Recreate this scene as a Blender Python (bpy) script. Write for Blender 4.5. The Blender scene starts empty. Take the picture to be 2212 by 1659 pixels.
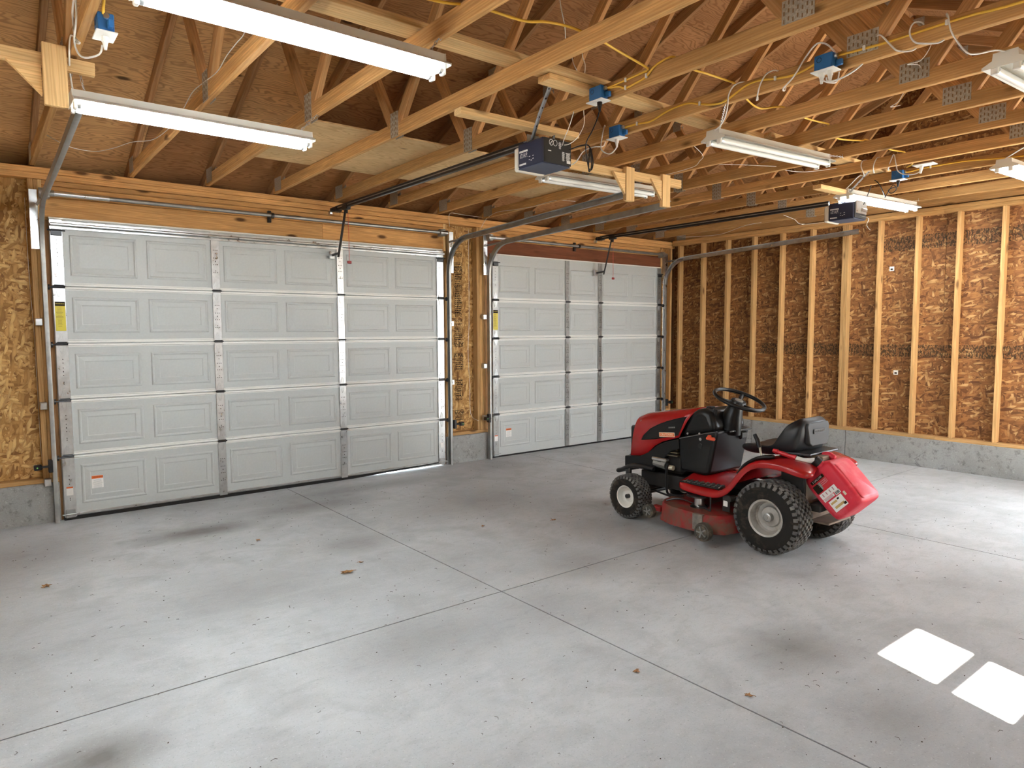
import bpy, bmesh, math, random
from mathutils import Vector, Matrix, Euler
random.seed(7)
SC = bpy.context.scene
COL = SC.collection
PI = math.pi

# ------------------------------------------------------------------ camera
cam_d = bpy.data.cameras.new('camera')
cam = bpy.data.objects.new('camera', cam_d); COL.objects.link(cam)
cam_d.sensor_width = 36.0; cam_d.sensor_fit = 'HORIZONTAL'
cam_d.lens = 1492.6 / 2212 * 36.0
cam_d.clip_start = 0.05; cam_d.clip_end = 200
_yaw, _pit, _rol = math.radians(38.327), math.radians(-4.352), math.radians(-0.253)
_f = Vector((math.sin(_yaw)*math.cos(_pit), math.cos(_yaw)*math.cos(_pit), math.sin(_pit)))
_r = Vector((math.cos(_yaw), -math.sin(_yaw), 0)); _u = _r.cross(_f)
_r2 = _r*math.cos(_rol) + _u*math.sin(_rol); _u2 = _u*math.cos(_rol) - _r*math.sin(_rol)
cam.matrix_world = Matrix(((_r2.x, _u2.x, -_f.x, -0.57), (_r2.y, _u2.y, -_f.y, -6.6252), (_r2.z, _u2.z, -_f.z, 1.5284), (0, 0, 0, 1)))
SC.camera = cam

# ------------------------------------------------------------------ world, sun, exposure
w = bpy.data.worlds.new('sky'); SC.world = w; w.use_nodes = True
w.node_tree.nodes['Background'].inputs[0].default_value = (0.80, 0.90, 1.0, 1)
w.node_tree.nodes['Background'].inputs[1].default_value = 9.0
sun_d = bpy.data.lights.new('sun', 'SUN'); sun = bpy.data.objects.new('sun', sun_d); COL.objects.link(sun)
sun_d.energy = 40.0; sun_d.angle = math.radians(0.53); sun_d.color = (1.0, 0.96, 0.88)
_el = math.radians(42.0)
_sd = Vector((0.326*math.cos(_el), 0.945*math.cos(_el), -math.sin(_el)))
sun.rotation_euler = _sd.to_track_quat('-Z', 'Y').to_euler(); sun.location = (-3, -14, 12)
SC.view_settings.view_transform = 'Standard'
SC.view_settings.look = 'None'
SC.view_settings.gamma = 1.0
SC.view_settings.use_curve_mapping = False
SC.view_settings.exposure = 1.72
TUBE_GLOW = 26.0

# ------------------------------------------------------------------ material helpers
MATS = {}
class NT:
    def __init__(s, name):
        s.m = bpy.data.materials.new(name); s.m.use_nodes = True; s.t = s.m.node_tree
        s.b = s.t.nodes['Principled BSDF']; MATS[name] = s.m
    def n(s, typ, **kw):
        nd = s.t.nodes.new(typ)
        for k, v in kw.items():
            if k.startswith('i_'): nd.inputs[k[2:]].default_value = v
            else: setattr(nd, k, v)
        return nd
    def l(s, a, b): s.t.links.new(a, b)
    def math(s, op, a, b=None, clamp=False):
        nd = s.n('ShaderNodeMath', operation=op); nd.use_clamp = clamp
        for i, x in enumerate((a, b)):
            if x is None: continue
            if isinstance(x, (int, float)): nd.inputs[i].default_value = x
            else: s.l(x, nd.inputs[i])
        return nd.outputs[0]
    def mix(s, fac, a, b, mode='MIX'):
        nd = s.n('ShaderNodeMix', data_type='RGBA', blend_type=mode)
        for i, x in ((0, fac), (6, a), (7, b)):
            if isinstance(x, (int, float)): nd.inputs[i].default_value = x
            elif isinstance(x, tuple): nd.inputs[i].default_value = (*x, 1) if len(x) == 3 else x
            else: s.l(x, nd.inputs[i])
        return nd.outputs[2]
    def ramp(s, fac, stops):
        nd = s.n('ShaderNodeValToRGB'); e = nd.color_ramp.elements
        while len(e) < len(stops): e.new(0.5)
        for k, (p, c) in zip(e, stops): k.position = p; k.color = (*c, 1)
        s.l(fac, nd.inputs[0]); return nd.outputs[0]
    def rng(s, v, a, b, c=0.0, d=1.0):
        nd = s.n('ShaderNodeMapRange'); s.l(v, nd.inputs[0])
        for i, x in enumerate((a, b, c, d)): nd.inputs[i+1].default_value = x
        return nd.outputs[0]
    def mapping(s, vec, scale=(1, 1, 1), rot=(0, 0, 0), loc=(0, 0, 0)):
        nd = s.n('ShaderNodeMapping'); s.l(vec, nd.inputs[0])
        nd.inputs[1].default_value = loc; nd.inputs[2].default_value = rot; nd.inputs[3].default_value = scale
        return nd.outputs[0]
    def noise(s, vec, scale, detail=4.0, rough=0.55, dist=0.0):
        nd = s.n('ShaderNodeTexNoise'); s.l(vec, nd.inputs['Vector'])
        nd.inputs['Scale'].default_value = scale; nd.inputs['Detail'].default_value = detail
        nd.inputs['Roughness'].default_value = rough; nd.inputs['Distortion'].default_value = dist
        return nd.outputs[0]
    def coords(s, rand=True):
        tc = s.n('ShaderNodeTexCoord').outputs['Object']
        if not rand: return tc, None
        r = s.n('ShaderNodeObjectInfo').outputs['Random']
        c = s.n('ShaderNodeCombineXYZ')
        s.l(s.math('MULTIPLY', r, 53.0), c.inputs[0]); s.l(s.math('MULTIPLY', r, 31.0), c.inputs[1]); s.l(s.math('MULTIPLY', r, 17.0), c.inputs[2])
        a = s.n('ShaderNodeVectorMath', operation='ADD'); s.l(tc, a.inputs[0]); s.l(c.outputs[0], a.inputs[1])
        return a.outputs[0], r
    def bump(s, h, strength, dist=0.01):
        nd = s.n('ShaderNodeBump'); nd.inputs['Strength'].default_value = strength; nd.inputs['Distance'].default_value = dist
        s.l(h, nd.inputs['Height']); s.l(nd.outputs[0], s.b.inputs['Normal'])
    def col(s, c):
        if isinstance(c, tuple): s.b.inputs['Base Color'].default_value = (*c, 1)
        else: s.l(c, s.b.inputs['Base Color'])
    def set(s, rough=None, metal=None, spec=None, coat=None):
        if rough is not None:
            if isinstance(rough, (int, float)): s.b.inputs['Roughness'].default_value = rough
            else: s.l(rough, s.b.inputs['Roughness'])
        if metal is not None: s.b.inputs['Metallic'].default_value = metal
        if spec is not None: s.b.inputs['Specular IOR Level'].default_value = spec
        if coat is not None: s.b.inputs['Coat Weight'].default_value = coat

def mul(c, k): return tuple(x*k for x in c)

def wood(name, c, knot=0.55, contrast=0.3):
    t = NT(name); v, r = t.coords()
    g1 = t.noise(t.mapping(v, (1.3, 16, 16)), 2.2, 5, 0.6, 0.6)
    g2 = t.noise(t.mapping(v, (3, 90, 90)), 1.6, 3, 0.6)
    ringv = t.n('ShaderNodeTexWave', wave_type='BANDS', bands_direction='DIAGONAL')
    t.l(t.mapping(v, (0.35, 9, 13)), ringv.inputs[0]); ringv.inputs['Scale'].default_value = 3.2
    ringv.inputs['Distortion'].default_value = 7.0; ringv.inputs['Detail'].default_value = 2.5; ringv.inputs['Detail Scale'].default_value = 0.8
    base = t.mix(t.rng(g1, 0.3, 0.72), mul(c, 1-contrast), mul(c, 1+contrast*0.8))
    base = t.mix(t.rng(ringv.outputs[1], 0.35, 0.9, 0, 0.45), base, (c[0]*0.72, c[1]*0.58, c[2]*0.45))
    base = t.mix(t.rng(g2, 0.45, 0.75, 0, 0.35), base, mul(c, 0.62))
    vo = t.n('ShaderNodeTexVoronoi'); t.l(t.mapping(v, (2.3, 6.5, 6.5)), vo.inputs['Vector']); vo.inputs['Scale'].default_value = 1.0
    kn = t.rng(vo.outputs['Distance'], 0.07, 0.16, 1.0, 0.0)
    base = t.mix(t.math('MULTIPLY', kn, knot), base, (0.09, 0.035, 0.012))
    val = t.rng(r, 0, 1, 0.80, 1.14)
    hs = t.n('ShaderNodeHueSaturation'); t.l(val, hs.inputs['Value']); t.l(base, hs.inputs['Color'])
    t.col(hs.outputs[0]); t.set(0.78, spec=0.25); t.bump(g2, 0.25, 0.003)
    return t.m

def plywood(name, c, dark):
    t = NT(name); v, r = t.coords()
    warp = t.noise(t.mapping(v, (1.4, 5, 5)), 1.0, 3, 0.5)
    c3 = t.n('ShaderNodeCombineXYZ'); t.l(t.math('MULTIPLY', warp, 0.5), c3.inputs[1])
    a = t.n('ShaderNodeVectorMath', operation='ADD'); t.l(v, a.inputs[0]); t.l(c3.outputs[0], a.inputs[1])
    wv = t.n('ShaderNodeTexWave', wave_type='BANDS', bands_direction='Y')
    t.l(t.mapping(a.outputs[0], (0.32, 8, 1)), wv.inputs[0]); wv.inputs['Scale'].default_value = 1.5
    wv.inputs['Distortion'].default_value = 3.2; wv.inputs['Detail'].default_value = 2.0; wv.inputs['Detail Scale'].default_value = 0.7
    g = t.noise(t.mapping(v, (2.0, 40, 40)), 1.8, 4, 0.6)
    big = t.noise(v, 1.6, 3, 0.5)
    base = t.mix(t.rng(big, 0.3, 0.7), mul(c, 0.82), mul(c, 1.18))
    base = t.mix(t.rng(wv.outputs[1], 0.50, 1.0, 0, 0.55), base, dark)
    base = t.mix(t.rng(g, 0.5, 0.8, 0, 0.4), base, dark)
    vo = t.n('ShaderNodeTexVoronoi'); t.l(t.mapping(v, (1.5, 4.2, 1)), vo.inputs['Vector']); vo.inputs['Scale'].default_value = 1.0
    base = t.mix(t.rng(vo.outputs['Distance'], 0.05, 0.10, 0.85, 0.0), base, (0.035, 0.014, 0.006))
    hs = t.n('ShaderNodeHueSaturation'); t.l(t.rng(r, 0, 1, 0.85, 1.12), hs.inputs['Value']); t.l(base, hs.inputs['Color'])
    t.col(hs.outputs[0]); t.set(0.8, spec=0.2); t.bump(g, 0.2, 0.004)
    return t.m

def osb(name, stops, print_bands=()):
    t = NT(name); v, r = t.coords()
    base = None
    wn = t.n('ShaderNodeTexNoise'); t.l(v, wn.inputs['Vector']); wn.inputs['Scale'].default_value = 9.0; wn.inputs['Detail'].default_value = 2.0
    wm = t.n('ShaderNodeVectorMath', operation='MULTIPLY_ADD'); t.l(wn.outputs['Color'], wm.inputs[0]); wm.inputs[1].default_value = (0.030, 0.030, 0); t.l(v, wm.inputs[2]); wv = wm.outputs[0]
    for k, (ang, sx, sy) in enumerate(((0.10, 12, 50), (0.75, 13, 44), (-0.45, 12, 42), (0.35, 11, 52), (-0.9, 14, 44), (1.4, 15, 50), (-0.15, 12, 46))):
        vo = t.n('ShaderNodeTexVoronoi'); rot = t.n('ShaderNodeVectorRotate', rotation_type='Z_AXIS')
        t.l(wv, rot.inputs['Vector']); rot.inputs['Angle'].default_value = ang
        t.l(t.mapping(rot.outputs[0], (sx, sy, 1), loc=(k*7.7, k*3.3, 0)), vo.inputs['Vector']); vo.inputs['Scale'].default_value = 1.0
        vo.inputs['Randomness'].default_value = 1.0
        sep = t.n('ShaderNodeSeparateColor'); t.l(vo.outputs['Color'], sep.inputs[0])
        cc = t.ramp(sep.outputs[0], stops)
        edge = t.rng(vo.outputs['Distance'], 0.35, 0.75, 0, 0.45)
        cc = t.mix(edge, cc, stops[0][1])
        if base is None: base = cc; h = sep.outputs[1]
        else:
            sel = t.math('GREATER_THAN', sep.outputs[1], 0.62)
            base = t.mix(sel, base, cc)
    fine = t.noise(t.mapping(v, (30, 90, 1)), 1.5, 3, 0.6)
    base = t.mix(t.rng(fine, 0.5, 0.8, 0, 0.35), base, stops[0][1])
    if print_bands:
        pos = t.n('ShaderNodeNewGeometry').outputs['Position']; sp = t.n('ShaderNodeSeparateXYZ'); t.l(pos, sp.inputs[0])
        for z0, z1, y0, y1 in print_bands:
            m = t.math('MULTIPLY', t.math('GREATER_THAN', sp.outputs[2], z0), t.math('LESS_THAN', sp.outputs[2], z1))
            m = t.math('MULTIPLY', m, t.math('MULTIPLY', t.math('GREATER_THAN', sp.outputs[1], y0), t.math('LESS_THAN', sp.outputs[1], y1)))
            bl = t.noise(t.mapping(pos, (1, 62, 34)), 1.0, 1.0, 0.4)
            br = t.n('ShaderNodeTexBrick'); t.l(t.mapping(pos, (1, 1, 1), rot=(0, PI/2, PI/2)), br.inputs['Vector'])
            br.inputs['Scale'].default_value = 18.0; br.inputs['Mortar Size'].default_value = 0.05
            ink = t.math('MAXIMUM', t.math('GREATER_THAN', bl, 0.53), t.math('MULTIPLY', br.outputs['Fac'], 0.6))
            base = t.mix(t.math('MULTIPLY', t.math('MULTIPLY', ink, m), 0.85), base, (0.03, 0.018, 0.008))
    t.col(base); t.set(0.72, spec=0.3); t.bump(h, 0.25, 0.004)
    return t.m

def plain(name, c, rough=0.5, metal=0.0, spec=0.5, var=0.0, scale=8.0, dirt=None, coat=None):
    t = NT(name); v, r = t.coords(False)
    if var or dirt:
        nz = t.noise(v, scale, 5, 0.6)
        b = t.mix(t.rng(nz, 0.3, 0.7), mul(c, 1-var), mul(c, 1+var))
        if dirt:
            n2 = t.noise(v, scale*0.7, 6, 0.65, 0.4)
            b = t.mix(t.rng(n2, dirt[1], dirt[1]+0.16, 0, dirt[2]), b, dirt[0])
        t.col(b); t.set(t.rng(nz, 0.2, 0.8, max(0.05, rough-0.1), min(1, rough+0.1)))
    else: t.col(c); t.set(rough)
    t.set(None, metal, spec, coat)
    return t.m

def emit(name, c, s):
    t = NT(name); t.b.inputs['Base Color'].default_value = (0.9, 0.9, 0.9, 1)
    t.b.inputs['Emission Color'].default_value = (*c, 1); t.b.inputs['Emission Strength'].default_value = s
    return t.m

W_STUD = wood('stud_pine', (0.58, 0.345, 0.140), 0.8)
W_CHORD = wood('truss_lumber', (0.66, 0.375, 0.140), 0.75)
W_WEB = wood('truss_web_lumber', (0.60, 0.33, 0.135), 0.7)
W_TOP = wood('shade_dark_lumber', (0.42, 0.225, 0.10), 0.6)  # chord lumber darkened to paint in roof shade; jambs and siding share it
W_HEAD = wood('header_pine', (0.70, 0.38, 0.14), 0.95)
W_RED = wood('stained_header', (0.22, 0.075, 0.035), 0.5)
W_NEW = wood('new_pine', (0.80, 0.54, 0.25), 0.7, 0.2)
W_OLD = wood('grey_block', (0.20, 0.155, 0.115), 0.4)
PLY_DIM = plywood('dim_roof_plywood', (0.42, 0.205, 0.085), (0.17, 0.070, 0.026))  # roof sheets darkened to paint in the dimmer middle and right
PLY_LIT = plywood('lit_roof_plywood', (0.66, 0.385, 0.165), (0.30, 0.145, 0.055))  # same sheathing, colour brightened for the better lit left end
PLY2 = plywood('pale_plywood', (0.74, 0.52, 0.26), (0.46, 0.26, 0.11))
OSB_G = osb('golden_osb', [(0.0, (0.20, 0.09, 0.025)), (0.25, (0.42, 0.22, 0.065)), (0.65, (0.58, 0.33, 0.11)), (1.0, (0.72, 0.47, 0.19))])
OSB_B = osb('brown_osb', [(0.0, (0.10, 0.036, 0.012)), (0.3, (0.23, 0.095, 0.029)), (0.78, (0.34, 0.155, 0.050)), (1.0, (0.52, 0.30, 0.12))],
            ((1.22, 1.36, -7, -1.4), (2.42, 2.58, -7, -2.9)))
GALV = plain('galvanised_steel', (0.60, 0.61, 0.60), 0.32, 1.0, var=0.16, scale=14)
GALVD = plain('dull_galvanised_steel', (0.36, 0.36, 0.34), 0.42, 0.85, var=0.2, scale=10)
PLATE = plain('truss_plate_steel', (0.46, 0.42, 0.34), 0.5, 0.45, var=0.3, scale=90)
DOORW = plain('door_enamel', (0.475, 0.49, 0.470), 0.42, 0, 0.4, var=0.03, scale=60)
RAILW = plain('rail_enamel', (0.78, 0.77, 0.72), 0.40)
RUBBER = plain('black_rubber', (0.018, 0.017, 0.016), 0.75, spec=0.3)
TYRE = plain('tyre_rubber', (0.018, 0.016, 0.014), 0.82, spec=0.25, var=0.25, scale=12, dirt=((0.10, 0.075, 0.05), 0.52, 0.6))
LUG = plain('tread_rubber', (0.10, 0.098, 0.095), 0.85, spec=0.2, var=0.3, scale=20, dirt=((0.24, 0.23, 0.21), 0.48, 0.8))
BLK = plain('black_plastic', (0.007, 0.007, 0.007), 0.36, spec=0.35)
BLKM = plain('black_steel', (0.012, 0.012, 0.013), 0.35, 0.0, 0.5)
SEATM = plain('black_vinyl', (0.011, 0.011, 0.012), 0.42, spec=0.4)
SEATP = plain('worn_vinyl', (0.035, 0.033, 0.032), 0.62, spec=0.35, var=0.2, scale=20)
CHAS = plain('oily_chassis', (0.02, 0.018, 0.016), 0.6, 0.2, var=0.4, scale=15)
RED = plain('red_paint', (0.36, 0.010, 0.011), 0.26, 0, 0.5)
REDD = plain('dirty_red_paint', (0.25, 0.016, 0.015), 0.6, 0, 0.3, var=0.15, scale=9, dirt=((0.13, 0.075, 0.05), 0.42, 0.9))
CANR = plain('red_polyethylene', (0.62, 0.022, 0.045), 0.48, 0, 0.4, var=0.06, scale=10, dirt=((0.72, 0.16, 0.18), 0.50, 0.5))
REDTIP = plain('red_spout', (0.6, 0.02, 0.03), 0.4)
WHITE = plain('white_plastic', (0.80, 0.79, 0.74), 0.45)
WHEN = plain('white_enamel', (0.74, 0.72, 0.64), 0.4)
FIXT = plain('fixture_enamel', (0.62, 0.60, 0.53), 0.4)
CREAM = plain('cream_steel', (0.62, 0.58, 0.44), 0.55, 0, 0.4, var=0.1, scale=10)
RIMW = plain('rim_white', (0.72, 0.70, 0.64), 0.4, 0, 0.4, var=0.06, scale=10)
RIMG = plain('rim_dusty', (0.46, 0.44, 0.40), 0.45, 0.3, 0.4, var=0.15, scale=9, dirt=((0.24, 0.19, 0.14), 0.5, 0.6))
YEL = plain('yellow_cable', (0.85, 0.52, 0.06), 0.5)
BLUE = plain('blue_box_plastic', (0.02, 0.14, 0.38), 0.5)
NAVY = plain('navy_housing', (0.012, 0.016, 0.045), 0.45)
SLATE = plain('slate_housing', (0.07, 0.085, 0.13), 0.6)
ORANGE = plain('orange_badge', (0.80, 0.16, 0.035), 0.5)
CREAMT = plain('badge_cream', (0.85, 0.72, 0.52), 0.5)
INK = plain('black_ink', (0.025, 0.018, 0.012), 0.8, spec=0.1)
INKW = plain('white_ink', (0.82, 0.82, 0.80), 0.6)
PAPER = plain('label_paper', (0.80, 0.78, 0.74), 0.6)
STKY = plain('yellow_sticker', (0.62, 0.50, 0.03), 0.4)
STKO = plain('orange_sticker', (0.72, 0.14, 0.02), 0.5)
TAN = plain('tan_print', (0.55, 0.38, 0.14), 0.6)
REDCORD = plain('red_cord', (0.65, 0.10, 0.07), 0.6)
TUBE_ON = emit('lit_tube', (0.86, 0.94, 1.0), TUBE_GLOW)
TUBE_OFF = plain('unlit_tube', (0.82, 0.81, 0.76), 0.25)
LEAF = plain('dry_leaf', (0.30, 0.16, 0.06), 0.8, var=0.3, scale=40)
BARK = plain('twig_bark', (0.07, 0.05, 0.035), 0.9)
LENS = plain('frosted_lens', (0.72, 0.68, 0.58), 0.35)
SOIL = plain('outside_gravel', (0.42, 0.40, 0.36), 0.9, var=0.15, scale=3)

def concrete(name, c, stains=(), wall=False):
    t = NT(name); pos = t.n('ShaderNodeNewGeometry').outputs['Position']
    n1 = t.noise(pos, 0.55, 5, 0.6, 0.3); n2 = t.noise(pos, 3.1, 6, 0.62, 0.5); n3 = t.noise(pos, 45, 3, 0.7); n4 = t.noise(t.mapping(pos, (1, 3.2, 1)), 1.4, 5, 0.65, 0.8)
    b = t.mix(t.rng(n1, 0.32, 0.68), mul(c, 0.80), mul(c, 1.14))
    b = t.mix(t.rng(n2, 0.46, 0.70, 0, 0.50), b, (c[0]*0.66, c[1]*0.64, c[2]*0.61))
    b = t.mix(t.rng(n4, 0.55, 0.75, 0, 0.30), b, (c[0]*1.2, c[1]*1.2, c[2]*1.2))
    b = t.mix(t.rng(n3, 0.58, 0.80, 0, 0.40), b, mul(c, 0.5))
    n5 = t.noise(t.mapping(pos, (1, 2.4, 1), rot=(0, 0, 0.5)), 9.0, 5, 0.7, 0.6); b = t.mix(t.rng(n5, 0.50, 0.74, 0, 0.35), b, mul(c, 0.62))
    if wall:
        vo = t.n('ShaderNodeTexVoronoi', feature='DISTANCE_TO_EDGE'); t.l(t.mapping(pos, (1, 2.1, 3.5)), vo.inputs['Vector']); vo.inputs['Scale'].default_value = 1.3
        wob = t.math('ADD', vo.outputs[0], t.math('MULTIPLY', t.math('SUBTRACT', n2, 0.5), 0.10))
        b = t.mix(t.math('MULTIPLY', t.rng(wob, 0.0, 0.010, 0.6, 0.0), t.rng(n1, 0.52, 0.58)), b, mul(c, 0.35))
        pits = t.noise(pos, 16, 5, 0.75); b = t.mix(t.rng(pits, 0.54, 0.68, 0, 0.75), b, mul(c, 0.35)); p2 = t.noise(pos, 30, 4, 0.7); b = t.mix(t.rng(p2, 0.60, 0.72, 0, 0.6), b, mul(c, 1.5))
    n6 = t.noise(pos, 120, 2, 0.6); b = t.mix(t.rng(n6, 0.60, 0.74, 0, 0.55), b, mul(c, 0.42))
    n7 = t.noise(t.mapping(pos, (1, 1, 1), loc=(5, 3, 1)), 85, 2, 0.6); b = t.mix(t.rng(n7, 0.62, 0.74, 0, 0.5), b, mul(c, 1.35))
    wobble = t.math('MULTIPLY', t.math('SUBTRACT', n2, 0.5), 1.9)
    for (x, y, rx, ry, k) in stains:
        sb = t.n('ShaderNodeVectorMath', operation='SUBTRACT'); t.l(pos, sb.inputs[0]); sb.inputs[1].default_value = (x, y, 0)
        sm = t.n('ShaderNodeVectorMath', operation='MULTIPLY'); t.l(sb.outputs[0], sm.inputs[0]); sm.inputs[1].default_value = (1/rx, 1/ry, 0)
        ln = t.n('ShaderNodeVectorMath', operation='LENGTH'); t.l(sm.outputs[0], ln.inputs[0])
        d = t.math('ADD', ln.outputs['Value'], wobble)
        b = t.mix(t.rng(d, 0.15, 1.1, k, 0.0), b, (0.10, 0.088, 0.075))
    t.col(b); t.set(t.rng(n2, 0.3, 0.7, 0.55, 0.8), spec=0.35); t.bump(n3, 0.25 if not wall else 0.8, 0.004)
    return t.m
STAINS = [(0.80, -1.03, 0.55, 0.22, 0.75), (1.55, -2.06, 0.35, 0.25, 0.42), (1.75, -0.80, 0.75, 0.30, 0.50), (3.05, -1.60, 0.8, 0.55, 0.38),
          (0.75, -2.45, 0.55, 0.45, 0.30), (1.10, -3.75, 0.50, 0.35, 0.38), (2.55, -3.45, 0.35, 0.30, 0.35), (1.90, -3.85, 0.40, 0.35, 0.25),
          (2.50, -4.93, 0.34, 0.26, 0.62), (2.25, -5.50, 0.30, 0.22, 0.38), (-0.25, -3.82, 0.22, 0.20, 0.80), (4.05, -5.1, 0.5, 0.35, 0.25),
          (2.3, -0.45, 1.2, 0.22, 0.45), (-0.4, -0.9, 0.6, 0.6, 0.3), (4.9, -2.2, 0.7, 0.6, 0.3), (3.4, -3.0, 0.5, 0.4, 0.25)]
FLOORM = concrete('slab_concrete', (0.44, 0.455, 0.462), STAINS)
STEMM = concrete('stem_concrete', (0.33, 0.325, 0.31), (), True)

# ------------------------------------------------------------------ geometry helpers
def V(*a): return Vector(a)
class MB:
    def __init__(s): s.v = []; s.f = []
    def add(s, vs, fs, M=None):
        o = len(s.v)
        s.v += [tuple(M @ Vector(p)) if M else tuple(p) for p in vs]
        s.f += [tuple(i+o for i in f) for f in fs]; return s
    def box(s, c, d, M=None):
        x, y, z = d[0]/2, d[1]/2, d[2]/2
        vs = [(c[0]+a*x, c[1]+b*y, c[2]+e*z) for a in (-1, 1) for b in (-1, 1) for e in (-1, 1)]
        return s.add(vs, [(0, 1, 3, 2), (4, 6, 7, 5), (0, 4, 5, 1), (2, 3, 7, 6), (0, 2, 6, 4), (1, 5, 7, 3)], M)
    def box2(s, a, b, M=None):
        return s.box([(a[i]+b[i])/2 for i in range(3)], [abs(b[i]-a[i]) for i in range(3)], M)
    def cbox(s, c, d, ch=0.003, M=None):
        h = [k/2 for k in d]; ch = min(ch, min(h)*0.9); vs = []; idx = {}
        for a in (-1, 1):
            for b in (-1, 1):
                for e in (-1, 1):
                    sg = (a, b, e)
                    for ax in range(3):
                        idx[(sg, ax)] = len(vs)
                        vs.append(tuple(c[i] + sg[i]*(h[i] if i == ax else h[i]-ch) for i in range(3)))
        fs = []
        for ax in range(3):
            o1, o2 = [i for i in range(3) if i != ax]
            for sg in (-1, 1):
                q = []
                for (p, r) in ((-1, -1), (1, -1), (1, 1), (-1, 1)):
                    k = [0, 0, 0]; k[ax] = sg; k[o1] = p; k[o2] = r; q.append(idx[(tuple(k), ax)])
                if (sg == 1) == (ax == 1): q.reverse()
                fs.append(tuple(q))
        for ax in range(3):
            o1, o2 = [i for i in range(3) if i != ax]
            for p in (-1, 1):
                for r in (-1, 1):
                    k0 = [0, 0, 0]; k0[o1] = p; k0[o2] = r; k1 = list(k0); k0[ax] = -1; k1[ax] = 1
                    k0, k1 = tuple(k0), tuple(k1)
                    fs.append((idx[(k0, o1)], idx[(k1, o1)], idx[(k1, o2)], idx[(k0, o2)]))
        for a in (-1, 1):
            for b in (-1, 1):
                for e in (-1, 1): fs.append(tuple(idx[((a, b, e), i)] for i in range(3)))
        return s.add(vs, fs, M)
    def loft(s, rings, closed=True, cap=True, M=None):
        n = len(rings[0]); vs = [p for r in rings for p in r]; fs = []
        for j in range(len(rings)-1):
            for i in range(n if closed else n-1):
                k = (i+1) % n; fs.append((j*n+i, j*n+k, (j+1)*n+k, (j+1)*n+i))
        if cap and closed:
            fs.append(tuple(range(n-1, -1, -1))); fs.append(tuple((len(rings)-1)*n+i for i in range(n)))
        return s.add(vs, fs, M)
    def tube(s, pts, r, n=8, smooth=0, closed=False, flat=1.0, M=None):
        pts = [Vector(p) for p in pts]
        if smooth:
            q = []; N = len(pts)
            for i in range(N-1):
                p0, p1, p2, p3 = pts[max(i-1, 0)], pts[i], pts[i+1], pts[min(i+2, N-1)]
                for k in range(smooth):
                    t = k/smooth
                    q.append(0.5*((2*p1)+(p2-p0)*t+(2*p0-5*p1+4*p2-p3)*t*t+(3*p1-p0-3*p2+p3)*t**3))
            pts = q+[pts[-1]]
            if isinstance(r, (list, tuple)):
                r = [r[min(i//smooth, N-1)]+(r[min(i//smooth+1, N-1)]-r[min(i//smooth, N-1)])*(i % smooth)/smooth for i in range(len(pts))]
        rings = []; N = len(pts); up = None
        for i, p in enumerate(pts):
            if closed: d = pts[(i+1) % N]-pts[i-1]
            else: d = pts[min(i+1, N-1)]-pts[max(i-1, 0)]
            d.normalize()
            if up is None: up = Vector((0, 0, 1)) if abs(d.z) < 0.9 else Vector((1, 0, 0))
            a = d.cross(up)
            if a.length < 1e-4: a = d.cross(Vector((0.3, 1, 0.2)))
            a.normalize(); up = a.cross(d).normalized(); rr = r[i] if isinstance(r, (list, tuple)) else r
            rings.append([p+a*math.cos(2*PI*k/n)*rr+up*math.sin(2*PI*k/n)*rr*flat for k in range(n)])
        if closed: rings.append(rings[0])
        return s.loft(rings, True, not closed, M)
    def cyl(s, a, b, r0, r1=None, n=16, M=None):
        return s.tube([a, b], [r0, r0 if r1 is None else r1], n, M=M)
    def prism(s, poly, axis, d0, d1, M=None):
        # poly: (a,b); axis 'x': a->y b->z, 'y': a->x b->z, 'z': a->x b->y
        def P(a, b, d): return {'x': (d, a, b), 'y': (a, d, b), 'z': (a, b, d)}[axis]
        return s.loft([[P(a, b, d0) for a, b in poly], [P(a, b, d1) for a, b in poly]], True, True, M)
    def lathe(s, prof, axis='x', c=(0, 0, 0), n=32, M=None, cap=True):
        rings = []
        for r, h in prof:
            ring = []
            for k in range(n):
                a = 2*PI*k/n; u, v_ = r*math.cos(a), r*math.sin(a)
                ring.append({'x': (c[0]+h, c[1]+u, c[2]+v_), 'y': (c[0]+u, c[1]+h, c[2]+v_), 'z': (c[0]+u, c[1]+v_, c[2]+h)}[axis])
            rings.append(ring)
        return s.loft(rings, True, cap, M)
    def mesh(s, name):
        me = bpy.data.meshes.new(name); me.from_pydata(s.v, [], s.f)
        bm = bmesh.new(); bm.from_mesh(me); bmesh.ops.remove_doubles(bm, verts=bm.verts, dist=1e-6)
        bmesh.ops.recalc_face_normals(bm, faces=bm.faces); bm.to_mesh(me); bm.free()
        return me

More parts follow.
